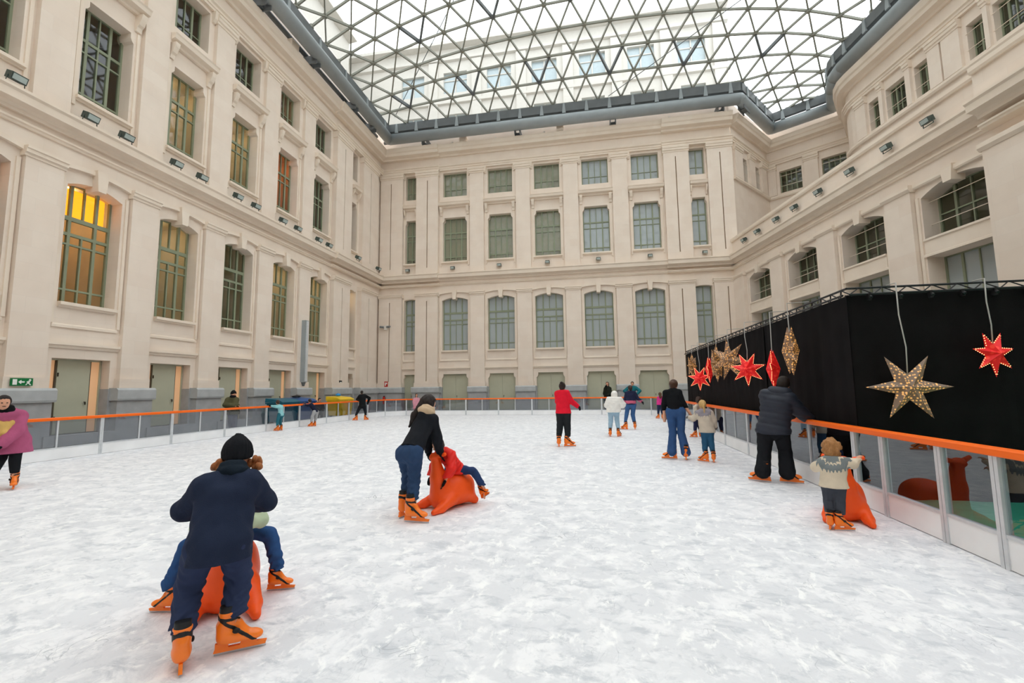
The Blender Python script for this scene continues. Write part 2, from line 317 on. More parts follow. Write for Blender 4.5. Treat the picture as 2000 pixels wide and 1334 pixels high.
def facade(name, F, u0, u1, bays, pils, segs, depth, style, room_fn, floors=3, dz=.0):
    holes = []; mb = MB(); t = .62
    for i, (c, w, nar) in enumerate(bays):
        holes += [(c-w/2, c+w/2, dz, 2.74), (c-w/2, c+w/2, 4.52, 8.62), (c-w*.47, c+w*.47, 11.46, 14.99), (c-w*.47, c+w*.47, 16.7, 18.68)]
    sheet(mb, u0, u1, 0, 20.9, holes, t)
    for c, w, nar in bays:
        arch(mb, c-w/2, c+w/2, 8.40 if not nar else 8.55, 8.62, t)
        shoulders(mb, c-w*.47, c+w*.47, 14.99, t, .12 if not nar else .08, .36)
        if style == 'double' or nar: shoulders(mb, c-w/2, c+w/2, 2.74, t, .12 if not nar else .08, .34)
    W = put(name, mb, M['stone'], M=F, kind='structure')
    W['label'] = {'wall_left': 'tall cream stone facade with warm lit windows', 'wall_back': 'cream stone facade closing the far end of the rink'}[name]
    tr = M['trim']; g = M['grey_stone']
    for a, b, off in segs:
        for nm, P in (('cornice', P_CORNICE), ('string_course', P_LIP), ('architrave', P_ARCH), ('crown_moulding', P_CROWN)):
            put(nm, MB().prof(moulding(P, off), a, b), tr, W)
        put('attic', MB().box(a, b, .12, .6, 20.8, 22.05 if name == 'wall_back' else 22.5), M['stone'], W)
    for a, b, slit in pils:
        off = next((s[2] for s in segs if s[0]-.1 <= (a+b)/2 <= s[1]+.1), 0)
        pr = .17 + off
        for z0, z1 in ((1.78, 8.72), (10.56, 18.4)):
            if slit:
                for x0, x1 in ((a, slit-.035), (slit+.035, b)): put('pilaster', MB().box(x0, x1, -pr, .02, z0+.45, z1-.35), M['stone'], W)
                put('pilaster_back', MB().box(slit-.06, slit+.06, -pr+.13, .02, z0, z1), M['slit'], W)
                put('pilaster_base', MB().box(a, b, -pr-.0, .02, z0, z0+.45), M['stone'], W); put('pilaster_neck', MB().box(a, b, -pr, .02, z1-.35, z1), M['stone'], W)
            else:
                put('pilaster', cached(('pil', round(b-a,2), z0, pr), lambda: MB().box(-(b-a)/2, (b-a)/2, -pr, .02, z0, z1).mesh('pilaster')), M['stone'], W, T((a+b)/2,0,0))
            if z0 < 5: put('pilaster_base', MB().box(a-.05, b+.05, -pr-.06, .02, z0, z0+.34), M['stone'], W)
        put('capital', MB().prof([(y-pr, z+8.7) if y < 0 else (.02, z+8.7) for y, z in P_CAP], a-.05, b+.05), tr, W)
        put('capital', MB().prof([(y-pr, z*1.4+18.38) if y < 0 else (.02, z*1.4+18.38) for y, z in P_CAP], a-.06, b+.06), tr, W)
        if (b-a) < 1.5:
            for x in (a-.13, b+.13): put('capital_scroll', cached(('scr', pr), lambda: MB().prof([(.02,18.3),(-pr+.08,18.34),(-pr-.02,18.5),(-pr-.04,18.75),(-pr-.04,18.86),(.02,18.86)], -.07,.07).mesh('capital_scroll')), tr, W, T(x,0,0))
        put('plinth', MB().box(a-.14, b+.14, -pr-.13, .02, 0, 1.36), g, W); put('plinth_cap', MB().prof([(.02,1.36),(-pr-.2,1.36),(-pr-.22,1.42),(-pr-.22,1.72),(-pr-.15,1.79),(.02,1.79)], a-.2, b+.2), M['grey_cap'], W)
    for i, (c, w, nar) in enumerate(bays):
        L, R = c-w/2, c+w/2; e = .26 if not nar else .08
        for s in (-1, 1):        # grey plinth beside the doors
            x0, x1 = sorted((c+s*(w/2-.02), c+s*(w/2+e+.02))); put('plinth_side', MB().box(x0, x1, -.03, .38, 0, 1.76), g, W)
        if dz: put('door_step', MB().box(L-e, R+e, -.35, .5, 0, dz), g, W)
        put('lintel', cached(('lint', w, e), lambda: MB().prof(P_LINT, -w/2-e, w/2+e).mesh('lintel')), tr, W, T(c,0,0))
        put('panel_moulding', cached(('pm', w, e), lambda: MB().prof([(.02,3.72),(-.05,3.72),(-.05,3.8),(-.02,3.84),(.02,3.84)], -w/2-e*.5, w/2+e*.5).mesh('panel_moulding')), tr, W, T(c,0,0))
        put('window_sill', cached(('ws', w), lambda: MB().prof(P_SILL, -w/2, w/2).mesh('window_sill')), tr, W, T(c,0,4.36))
        # architrave strips beside the big windows
        for z0, z1, hw in ((3.84, 8.62, w/2), (11.1, 15.1, w*.47)):
            for s in (-1, 1): put('window_surround', cached(('sur', z0, nar), lambda: MB().box(-.05,.05,-.055,.02,z0,z1).mesh('window_surround')), tr, W, T(c+s*(hw+(.14 if not nar else .06)),0,0))
        if not nar:
            n = 6
            for s in (-1, 1):    # arched hood either side of the keystone
                A = [(s*(.16 + (w/2+e-.16)*q/n), 8.98 - .13*(q/n)**2) for q in range(n+1)]
                pts = A + [(x, z+.15) for x, z in A[::-1]]
                if s > 0: pts = pts[::1]
                else: pts = pts[::-1]
                put('arch_hood', MB().poly(pts, -.13, .02), tr, W, T(c,0,0))
            put('keystone', cached('key', lambda: MB().poly([(-.13,8.44),(.13,8.44),(.19,9.16),(-.19,9.16)], -.24, .3).mesh('keystone')), tr, W, T(c,0,0))
        put('window_sill', cached(('ws2', w), lambda: MB().prof(P_SILL, -w*.47-.1, w*.47+.1).mesh('window_sill')), tr, W, T(c,0,11.28))
        put('hood_moulding', cached(('hood', w, e), lambda: MB().prof(P_HOOD, -w/2-e+.04, w/2+e-.04).mesh('hood_moulding')), tr, W, T(c,0,0))
        for s in (-1, 1):
            put('bracket', cached(('brk', nar), lambda: MB().prof([(.02,15.16),(-.08,15.16),(-.12,15.32),(-.2,15.4),(-.3,15.62),(-.34,15.8),(.02,15.8)], -.1 if not nar else -.05, .1 if not nar else .05).mesh('bracket')), tr, W, T(c+s*(w/2+e-.22 if not nar else w/2-.02),0,0))
        # windows and doors
        bk = room_fn(i, c)
        nmv = 'narrow' if nar else 'wide'
        window(F, c, 4.5, w, 4.14, ROWS1, depth, *bk[0][:1], narrow=nar, label='tall arched %s ground-floor window, bay %s of %s' % (nmv, ORD[i], name), pane=bk[0][2], lamp=bk[0][1])
        window(F, c, 11.44, w*.94, 3.57, ROWS2, depth, *bk[1][:1], narrow=nar, label='shouldered %s middle-floor window, bay %s of %s' % (nmv, ORD[i], name), pane=bk[1][2], lamp=bk[1][1])
        window(F, c, 16.68, w*.94, 2.02, ROWS3, depth, *bk[2][:1], narrow=nar, label='low %s top-floor window, bay %s of %s' % (nmv, ORD[i], name), pane=bk[2][2], lamp=bk[2][1])
        if name == 'wall_left' and i == 2: put('amber_glow_panel', MB().box(-.85,.85,.3,.34,3.04,4.05), M['glow_amber'], bpy.data.objects['window_%d' % (WN[0]-2)])  # emissive panel added so the top panes glow amber
        door(F, c, w-.02, 2.74-dz, dz, depth-.12, 'double' if style == 'double' else 'single', 'grey green door in bay %s of %s' % (ORD[i], name))
    return W

# ground and ice
def ice_mat():
    k = N('scratched_white_ice'); g = k.n('ShaderNodeNewGeometry'); pos = g.outputs['Position']
    def noise(scale, stretch=None, rot=0, detail=5, dist=0):
        src = pos
        if stretch:
            mp = k.n('ShaderNodeMapping'); mp.inputs['Scale'].default_value = stretch; mp.inputs['Rotation'].default_value = (0,0,rot); k.l(pos, mp.inputs[0]); src = mp.outputs[0]
        n = k.n('ShaderNodeTexNoise'); n.inputs['Scale'].default_value = scale; n.inputs['Detail'].default_value = detail; n.inputs['Distortion'].default_value = dist; n.inputs['Roughness'].default_value = .68; k.l(src, n.inputs['Vector']); return n.outputs['Fac']
    base = k.mix(k.ramp(noise(.5, detail=5), .35, .65), lin('#dfe1e6'), lin('#e7e9ed'))
    base = k.mix(k.ramp(noise(3.4, detail=10, dist=.5), .47, .58), base, lin('#f3f4f7'))
    base = k.mix(k.ramp(noise(3.8, (1,1.7,1), .9, 10, .5), .53, .64), base, lin('#cdd1d7'))
    base = k.mix(k.ramp(noise(4.6, (1.6,1,1), 2.2, 10, .5), .55, .63), base, lin('#fafbfc'))
    base = k.mix(k.ramp(noise(9, detail=8, dist=.5), .56, .72), base, lin('#cbcfd5'))
    for rot, sc in ((.4, 1.3), (1.9, 1.7), (2.9, 2.4)):            # thin blade cuts
        f_ = noise(sc, (1,.45,1), rot, 1.5, 3.0); sb_ = k.n('ShaderNodeMath', operation='SUBTRACT'); k.l(f_, sb_.inputs[0]); sb_.inputs[1].default_value = .5
        ab = k.n('ShaderNodeMath', operation='ABSOLUTE'); k.l(sb_.outputs[0], ab.inputs[0]); ln = k.ramp(ab.outputs[0], .005, .0012)
        ml = k.n('ShaderNodeMath', operation='MULTIPLY'); k.l(ln, ml.inputs[0]); k.l(k.ramp(noise(1.3, rot=rot), .52, .7), ml.inputs[1])
        m2 = k.n('ShaderNodeMath', operation='MULTIPLY'); k.l(ml.outputs[0], m2.inputs[0]); m2.inputs[1].default_value = .8
        base = k.mix(m2.outputs[0], base, lin('#9aa0a8'))
    k.l(base, k.p.inputs['Base Color']); k.p.inputs['Roughness'].default_value = .55; k.p.inputs['Specular IOR Level'].default_value = .25
    b = k.n('ShaderNodeBump'); b.inputs['Strength'].default_value = .35; b.inputs['Distance'].default_value = .03; k.l(noise(11, detail=6), b.inputs['Height']); k.l(b.outputs[0], k.p.inputs['Normal'])
    return k.m
M['ice'] = ice_mat()
BXL, BXR, BYB, BYF = -13.1, 3.45, 27.2, -4.0          # rink edges
fl = put('floor', MB().box(-40, 40, -30, 60, -.3, -.05), M['paving'], kind='structure'); fl['label'] = 'grey courtyard paving around the rink'
ice = put('ice_rink_floor', MB().box(BXL, BXR+.1, BYF, BYB, -.2, 0), M['ice'], kind='structure'); ice['label'] = 'scratched white ice of the skating rink'
cp = put('floor_carpet', MB().box(3.6, 9.0, -3.5, 7.4, -.05, .004), M['carpet'], kind='structure'); cp['label'] = 'green carpet outside the rink before the black box'

# left facade: u = world Y
FL = FM((-16.62, 0), (0, 1)); FB = FM((0, 33.0), (1, 0))
WG, WP = 'win_glass', 'win_pale'
LB = [(c, 1.74, False) for c in (5.77, 8.97, 12.17, 15.37, 18.57, 21.79, 25.0)] + [(28.82, .9, True)]
LP = [(a, a+1.0, None) for a in (3.67, 6.87, 10.07, 13.27, 16.47, 19.67, 22.9)] + [(26.1, 28.05, 27.08), (29.6, 31.9, 30.7)]
def room_left(i, c):
    a = ('interior', 'lamp_warm', WG) if i in (1, 2) else ('interior_beige', 'lamp_soft' if i != 4 else None, WG)
    b = ('interior', 'lamp_warm', WG) if i == 5 else ('interior_beige' if i in (3,4) else 'interior_dark', 'lamp_soft' if i in (3,4) else None, WG)
    if i == 2: a = ('interior_beige', 'lamp_soft', WG)
    return [a, b, ('interior_dark', 'lamp_soft' if i in (2,5) else None, WG)]
wall_left = facade('wall_left', FL, -8.5, 33.0, LB, LP, [(-8.5, 26.0, 0), (26.0, 33.3, .16)], .46, 'single', room_left, dz=.33)
BB = [(-14.02, .98, True)] + [(c, 2.06, False) for c in (-10.39, -6.77, -3.14, .47, 4.08)] + [(7.7, 1.1, True)]
BP = [(-16.5, -14.6, -15.6), (-13.48, -11.66, -12.55)] + [(c-.55, c+.55, None) for c in (-8.58, -4.96, -1.34, 2.27)] + [(5.36, 7.08, 6.2), (8.32, 10.0, 9.2)]
def room_back(i, c):
    b = ('blind', None, WP)
    return [b, ('blind_reflection', None, 'win_half') if i in (0,1,2,3) else b, ('blind_reflection', None, 'win_half') if i in (0,1,2,3) else b]
wall_back = facade('wall_back', FB, -16.62, 10.05, BB, BP, [(-16.62, -11.6, .16), (-11.6, 5.3, 0), (5.3, 10.1, .16)], .34, 'double', room_back, dz=.06)

# wing on the curtain side: two storeys under a parapet
WD = Vector((.1724, -.985)); FW = FM((9.7, 33.0), WD)
def wing():
    OPS = [(2.0, 4.4), (6.14, 8.55), (10.29, 12.72), (14.44, 16.94), (21.0, 23.4), (25.1, 27.5)]
    holes = []; mb = MB(); t = .75
    for a, b in OPS: holes += [(a, b, 6.87, 8.76), (a, b, 3.4, 6.2), (a, b, 0, 2.7)]
    sheet(mb, -.4, 42.5, 0, 11.5, holes, t)
    for a, b in OPS: arch(mb, a, b, 8.44, 8.76, t)
    mb.add([(-.4,0,11.5),(42.5,0,11.5),(42.5,.45,11.5),(-.4,.45,11.5)], [(0,1,2,3)])
    W = put('wall_right', mb, M['stone'], M=FW, kind='structure'); W['label'] = 'low cream stone wing behind the black box'
    tr = M['trim']
    for a, b, off in ((-.3, 17.1, 0), (17.1, 20.2, .3), (20.2, 42.5, 0)):
        put('cornice', MB().prof(moulding(P_CORNICE, off), a, b), tr, W); put('string_course', MB().prof(moulding(P_LIP, off), a, b), tr, W)
        put('parapet', MB().box(a, b, -.12-off, .4, 10.5, 11.42), M['stone'], W)
        put('coping', MB().prof([(.5,11.42),(-.2-off,11.42),(-.24-off,11.5),(-.24-off,11.64),(.5,11.7)], a, b), tr, W)
        put('parapet_base', MB().prof([(.1,10.5),(-.3-off,10.5),(-.3-off,10.62),(-.12-off,10.68),(.1,10.68)], a, b), tr, W)
    for a, b in ((.2, 1.62), (4.68, 5.85), (8.86, 10.06), (13.0, 14.22), (17.2, 20.1), (24.0, 24.8), (28.0, 29.2)):
        off = .3 if a == 17.2 else 0; pr = .2 + off
        put('pilaster', MB().box(a, b, -pr, .02, 1.78, 8.85), M['stone'], W)
        put('capital', MB().prof([(.02,8.8),(-pr-.03,8.8),(-pr-.1,8.9),(-pr-.1,9.04),(.02,9.06)], a-.06, b+.06), tr, W)
        put('plinth', MB().box(a-.1, b+.1, -pr-.1, .02, 0, 1.78), M['grey_stone'], W)
    for i, (a, b) in enumerate(OPS):
        c = (a+b)/2; w_ = b-a
        put('band', MB().prof([(.02,8.84),(-.1,8.86),(-.13,8.92),(-.13,9.05),(.02,9.06)], a-.2, b+.2), tr, W)
        put('keystone', cached('keyw', lambda: MB().poly([(-.15,8.55),(.15,8.55),(.22,9.1),(-.22,9.1)], -.2, .3).mesh('keystone')), tr, W, T(c,0,0))
        put('spandrel', MB().prof([(.02,6.2),(-.05,6.2),(-.05,6.28),(.02,6.34)], a-.2, b+.2).prof([(.6,6.3),(-.03,6.3),(-.03,6.78),(-.08,6.8),(-.08,6.87),(.6,6.87)], a+.001, b-.001), tr, W)
        for s in (-1, 1): put('window_surround', cached('surw', lambda: MB().box(-.06,.06,-.06,.02,3.2,8.5).mesh('window_surround')), tr, W, T(c+s*(w_/2+.12),0,0))
        window(FW, c, 6.85, w_, 1.93, ROWSW, .62, 'interior_mid', label='low arched window of the wing, %s from the far corner' % ORD[i], rods=True)
        window(FW, c, 3.38, w_, 2.84, ROWS3, .62, 'blind', label='lower wing window above the black box, %s from the far corner' % ORD[i], pane=WP)
        door(FW, c, w_-.02, 2.68, 0, .5, 'double', 'wing door hidden low behind the black box, %s from the far corner' % ORD[i])
    return W
wall_right = wing()

# recessed upper storeys beyond the wing: a polyline wall with swept mouldings
def offset(pts, d):
    P = [Vector(p) for p in pts]; out = []
    for i in range(len(P)):
        t0 = (P[i]-P[i-1]).normalized() if i else (P[1]-P[0]).normalized(); t1 = (P[i+1]-P[i]).normalized() if i < len(P)-1 else t0
        n0 = Vector((-t0.y, t0.x)); n1 = Vector((-t1.y, t1.x)); m = (n0+n1).normalized(); out.append(P[i] + m*d/max(.4, m.dot(n0)))
    return out
def sweep(pts, prof):       # prof (offset away from court, z)
    mb = MB(); R = [[(*offset(pts, y)[i], z) for y, z in prof] for i in range(len(pts))]; n = len(prof)
    V = [v for r in R for v in r]
    F = [(i*n+j, (i+1)*n+j, (i+1)*n+(j+1) % n, i*n+(j+1) % n) for i in range(len(pts)-1) for j in range(n)]
    F += [tuple(range(n)), tuple(range((len(pts)-1)*n, len(pts)*n))[::-1]]
    return mb.add(V, F)
UP = [(10.08, 33.0), (14.1, 37.75), (18.62, 34.62), (17.55, 32.9), (16.95, 31.9), (16.55, 31.05), (16.42, 30.4), (16.46, 29.8), (17.48, 24.3), (23.0, -8.5)]
uw = put('wall_upper', sweep(UP[2:8], [(0,9.5),(0,20.9),(.7,20.9),(.7,9.5)]), M['stone'], kind='structure'); uw['label'] = 'recessed upper storey with rounded corner above the wing'
for nm, P in (('architrave', P_ARCH), ('crown_moulding', P_CROWN)): put(nm, sweep(UP, [(y if y < .29 else .6, z) for y, z in P]), M['trim'], uw)
put('sill_band', sweep(UP, [(.2,16.1),(-.12,16.1),(-.18,16.2),(-.18,16.32),(.2,16.36)]), M['trim'], uw)
put('attic', sweep(UP, [(.15,20.8),(.15,22.2),(.6,22.2),(.6,20.8)]), M['stone'], uw)
put('terrace', MB().add([(9.6,33.2,11.0),(9.8,38,11.0),(19.5,38,11.0),(23.5,-8.5,11.0),(17.2,-8.5,11.0)], [(4,3,2,1,0)]), M['paving'], uw)
def upper_windows(a, b, lst, tagn, k0):
    a = Vector(a); b = Vector(b); U = (b-a).normalized(); F = FM(a, U); L = (b-a).length
    mb = MB(); sheet(mb, 0, L, 9.5, 20.9, [(c-w_/2, c+w_/2, 16.5, 18.25) for c, w_ in lst], .5)
    put('storey_wall', mb, M['stone'], uw, F)
    for j, (c, w_) in enumerate(lst):
        window(F, c, 16.48, w_, 1.79, ROWS3, .3, 'interior_mid', narrow=w_ < 1, label='attic-storey window, %s along the %s' % (ORD[j], tagn), rods=True)
    return F
def upper_pils(F, lst):
    for a, b in lst:
        put('pilaster', MB().box(a, b, -.16, .02, 16.36, 18.4), M['stone'], uw, F); put('capital', MB().prof([(y-.16, z*1.4+18.38) if y < 0 else (.02, z*1.4+18.38) for y, z in P_CAP], a-.05, b+.05), M['trim'], uw, F)
Fa = upper_windows(UP[7], UP[8], [(1.25, .75), (2.75, 1.3), (4.3, .75)], 'rounded storey above the wing', 0); upper_pils(Fa, [(.0,.75),(1.75,2.0),(3.5,3.8),(4.85,5.5)])
Fb = upper_windows(UP[8], UP[9], [(1.5, .75), (2.95, 1.3), (4.5, .75), (7.2, 1.3)], 'straight storey above the wing', 0); upper_pils(Fb, [(.0,.9),(2.0,2.2),(3.7,4.0),(5.1,6.2)])
Fc = upper_windows(UP[1], UP[2], [(1.55, 1.5), (4.35, 1.5)], 'recessed corner court', 0); upper_pils(Fc, [(.0,.6),(2.5,3.4)])
Fd = upper_windows(UP[0], UP[1], [(2.0, .8), (4.1, .8)], 'return of the far facade', 0); upper_pils(Fd, [(.2,1.4),(2.6,3.5),(4.7,5.6)])

# wall behind the camera closes the court
wf = put('wall_front', MB().box(-16.8, 23.2, -9.1, -8.5, 0, 20.9), M['stone'], kind='structure'); wf['label'] = 'plain stone wall closing the court'
# ---------------------------------------------------------------- glazed gridshell roof
ZE = 22.5
EDGE = [(-15.6, -8.0), (-15.6, 31.9), (10.57, 31.9), (14.15, 36.4), (17.35, 34.3), (16.2, 32.2), (15.75, 30.9), (15.7, 29.9), (16.65, 24.2), (21.9, -8.0)]
def inside(x, y, P=EDGE):
    r = np.zeros(np.shape(x), bool); n = len(P)
    for i in range(n):
        (x0, y0), (x1, y1) = P[i], P[(i+1) % n]
        if y0 == y1: continue
        c = ((y0 > y) != (y1 > y)) & (x < (x1-x0)*(y-y0)/(y1-y0) + x0); r ^= c
    return r
GH = .5; gx = np.arange(-17, 23.5, GH); gy = np.arange(-9.5, 38.5, GH); GX, GY = np.meshgrid(gx, gy, indexing='ij')
mask = inside(GX, GY); Zf = np.zeros(GX.shape)
for _ in range(2600):
    Zn = Zf.copy(); Zn[1:-1,1:-1] = .25*(Zf[2:,1:-1]+Zf[:-2,1:-1]+Zf[1:-1,2:]+Zf[1:-1,:-2] + GH*GH*.065); Zf = np.where(mask, Zn, 0)
def rz(x, y):
    fx = min(max((x-gx[0])/GH, 0), len(gx)-1.001); fy = min(max((y-gy[0])/GH, 0), len(gy)-1.001); i, j = int(fx), int(fy); a, b = fx-i, fy-j
    return ZE + float(Zf[i,j]*(1-a)*(1-b)+Zf[i+1,j]*a*(1-b)+Zf[i,j+1]*(1-a)*b+Zf[i+1,j+1]*a*b)
def clip_poly(poly):
    """triangle against the (nearly convex) court outline: keep part inside by fine bisection on edges"""
    out = []
    for i in range(len(poly)):
        p, q = poly[i], poly[(i+1) % len(poly)]; ip, iq = bool(inside(np.array(p[0]), np.array(p[1]))), bool(inside(np.array(q[0]), np.array(q[1])))
        if ip: out.append(p)
        if ip != iq: out.append(cross_pt(p, q, ip))
    return out
def cross_pt(p, q, ip):
    a, b = 0., 1.
    for _ in range(18):
        m = (a+b)/2; x = p[0]+(q[0]-p[0])*m; y = p[1]+(q[1]-p[1])*m
        if bool(inside(np.array(x), np.array(y))) == ip: a = m
        else: b = m
    return (p[0]+(q[0]-p[0])*a, p[1]+(q[1]-p[1])*a)
SX, SY = 1.645, 1.42
Y0 = 31.895
def node(i, k): return (-15.58 + SX*(i + (.5 if k % 2 else 0)), Y0 - SY*k)
tris = []; segs = {}
for k in range(-4, 32):
    for i in range(-2, 26):
        o = 1 if k % 2 else 0
        a, b = node(i, k), node(i+1, k); c, d = node(i+o, k+1), node(i-1+o, k+1)
        tris.append(((a, b, c), 0, i, k)); tris.append(((a, c, d), 1, i, k))
        for p, q in ((a, b), (a, c), (a, d)): segs[(p, q)] = 1
roof = empty('roof', (0,0,0), kind='structure'); roof['label'] = 'glazed triangulated shell roof over the court'
panes = []; vents = []
for t, up, i, k in tris:
    P = clip_poly(t)
    if len(P) < 3: continue
    ar = abs(sum(P[j][0]*P[(j+1) % len(P)][1]-P[(j+1) % len(P)][0]*P[j][1] for j in range(len(P))))/2
    if ar < .03: continue
    V = [(x, y, rz(x, y)+.09) for x, y in P]; c = [sum(v[j] for v in V)/len(V) for j in range(3)]; q = px(c)
    area = ar/(q[2]**2) if q and -50 < q[0] < 2050 and -120 < q[1] < 400 else 0
    panes.append((area, V, k))
    if up and len(P) == 3 and k in (1, 4, 7, 10, 13) and i % 3 == (1 - (k-1)//3) % 3: vents.append(V)
panes.sort(key=lambda p: -p[0])
def pane_mb(mb, V):
    n = len(V); return mb.add(V + [(x, y, z+.02) for x, y, z in V], [tuple(range(n))[::-1], tuple(range(n, 2*n))] + [(j, (j+1) % n, n+(j+1) % n, n+j) for j in range(n)])
rest = MB()
for n_, (a, V, k) in enumerate(panes):
    if n_ < 300 and a > 0: put('pane', pane_mb(MB(), V), M['roof_glass'], roof)
    else: pane_mb(rest, V)
put('pane_field', rest, M['roof_glass'], roof, kind='stuff')
sb = []
for (p, q) in segs:
    ip, iq = bool(inside(np.array(p[0]), np.array(p[1]))), bool(inside(np.array(q[0]), np.array(q[1])))
    if not ip and not iq: continue
    if ip != iq: r = cross_pt(p, q, ip); p, q = (p, r) if ip else (r, q)
    a, b = Vector((*p, rz(*p))), Vector((*q, rz(*q)))
    if (b-a).length < .15: continue
    c = px((a+b)/2); s_ = (b-a).length/c[2] if c and -50 < c[0] < 2050 and -120 < c[1] < 400 else 0
    sb.append((s_, a, b))
sb.sort(key=lambda s: -s[0]); rest = MB(); um = UNIT.mesh('strut'); nodes = set()
for n_, (s_, a, b) in enumerate(sb):
    for v in (a, b): nodes.add((round(v.x,2), round(v.y,2), round(v.z,2)))
    if n_ < 300 and s_ > 0:
        t = (b-a).normalized(); x = t.cross(Vector((0,0,1))).normalized(); z = x.cross(t)
        R = Matrix((t, x, z)).transposed().to_4x4(); put('strut', um, M['strut'], roof, T(*((a+b)/2)) @ R @ S((b-a).length, .085, .14))
    else: rest.bar(a, b, .085, .14)
put('strut_field', rest, M['strut'], roof, kind='stuff')
nb = MB()
for v in nodes: nb.tube([(v[0], v[1], v[2]-.11), (v[0], v[1], v[2]+.08)], .13, 8)
put('node_joints', nb, M['strut'], roof, kind='stuff')
for V in vents:
    m = MB()
    for j in (0, 2): m.bar(Vector(V[j]) - Vector((0,0,.16)), Vector(V[(j+1) % 3]) - Vector((0,0,.16)), .12, .2)
    put('vent_frame', m, M['steel_dark'], roof)
# dark edge gutter, ring tube and their brackets
for j in range(1, 9):
    a, b = EDGE[j], EDGE[j+1]
    put('edge_gutter', MB().bar((*a, ZE-.28), (*b, ZE-.28), .3, .62), M['steel_dark'], roof)
put('edge_gutter', MB().bar((*EDGE[0], ZE-.28), (*EDGE[1], ZE-.28), .3, .62), M['steel_dark'], roof)
RING = [(x, y, 21.42) for x, y in [(-15.5, -8.0), (-15.5, 32.0), (10.5, 32.0), (14.1, 36.55), (17.5, 34.35), (16.4, 32.2), (15.95, 30.9), (15.9, 29.9), (16.85, 24.2), (22.1, -8.0)]]
for j in range(len(RING)-1): put('ring_tube', MB().tube([RING[j], RING[j+1]], .40, 20), M['steel'], roof, smooth=True)
for p in RING[1:-1]: 
    s_ = MB(); n = 16
    s_.tube([(p[0], p[1], p[2]-.399), (p[0], p[1], p[2]-.28), (p[0], p[1], p[2]), (p[0], p[1], p[2]+.28), (p[0], p[1], p[2]+.399)], .4, n); 
    V = [Vector(v) for v in s_.v]; s_.v = []
    for v in V:
        h = v.z-p[2]; r = math.sqrt(max(0, .1600-h*h)) + .001; d = Vector((v.x-p[0], v.y-p[1])); d = d.normalized()*r if d.length > 1e-6 else d; s_.v.append((p[0]+d.x, p[1]+d.y, v.z))
    put('ring_joint', s_, M['steel'], roof, smooth=True)
def walk(a, b, step, off=0):
    a = Vector(a); b = Vector(b); n = int(((b-a).length-off)/step); d = (b-a).normalized(); return [(a+d*(off+step*i), d) for i in range(n+1)]
bm_ = MB().poly([(-.14,0),(.14,0),(.06,.75),(-.06,.75)], -.05, .05).mesh('gutter_bracket')
for j in range(1, 9):
    for p, d in walk(EDGE[j], EDGE[j+1], SX, .8 if j > 1 else .82): put('gutter_bracket', bm_, M['steel'], roof, T(p.x - d.y*.0, p.y, 21.75) @ RZ(math.atan2(d.y, d.x)) @ T(0,-.16,0))
for p, d in walk(EDGE[1], EDGE[0], 2*SY, .8)[:12]: put('gutter_bracket', bm_, M['steel'], roof, T(p.x+.16, p.y, 21.75) @ RZ(math.pi/2))
tb = MB().box(-.22,-.16,-1.0,.1,-.22,.28).box(.16,.22,-1.0,.1,-.22,.28).box(-.2,.2,-.9,-.3,-.1,.05).mesh('tube_bracket')
for x in (-12.6, -5.2, 1.9, 9.3): put('tube_bracket', tb, M['steel_dark'], roof, T(x, 32.15, 21.0) @ RZ(math.pi))
for y in (15.2, 18.4, 22.6, 27.0, 29.6): put('tube_bracket', tb, M['steel_dark'], roof, T(-15.6, y, 21.0) @ RZ(-math.pi/2))
put('tube_bracket', tb, M['steel_dark'], roof, T(10.7, 32.3, 21.05) @ RZ(math.pi*.8))
# dark pipe below the ring along the left wall, small pale blocks on the attic
put('service_pipe', MB().tube([(-16.35, -8, 21.5), (-16.35, 31.5, 21.5)], .14, 10), M['steel_dark'], roof, smooth=True)
put('service_pipe', MB().tube([(-16.2, 32.55, 21.5), (10.3, 32.55, 21.5)], .12, 10), M['steel_dark'], roof, smooth=True)
wb = MB().box(-.25,.25,-.3,.3,-.2,.22).box(-.27,.27,-.32,.32,.22,.27).mesh('attic_block')
for x, y in ((-9.6, 32.75), (-2.0, 32.7), (-16.35, 21.3)): put('attic_block', wb, M['trim'], roof, T(x, y, 21.05))
ls = MB().box(-.07,.07,-.07,.07,0,.18).box(-.05,.05,-.12,-.06,.04,.14).mesh('attic_lamp')
for k, (x, y, nm) in enumerate([(-14.4,32.75,'corner end'), (-10.5,32.7,'tall chimney block'), (-7.0,32.7,'second bay'), (-3.2,32.7,'central bay'), (.6,32.7,'fourth bay'), (5.9,32.6,'step of the crown')]):
    o = put('attic_lamp', ls, M['white_paint'], M=T(x, y, 20.86), label='tiny pale lamp on the far crown moulding by the %s' % nm, cat='lamp', group='lamps on the crown')

for a_, b_ in (((-14.7,31.2,22.75), (-5.4,22.6,26.9)), ((1.6,31.6,22.55), (13.2,24.4,25.4)), ((-14.9,16,23.0), (-7.0,8.5,27.6))): put('tie_cable', MB().tube([a_, b_], .025, 5), M['steel_dark'], roof)

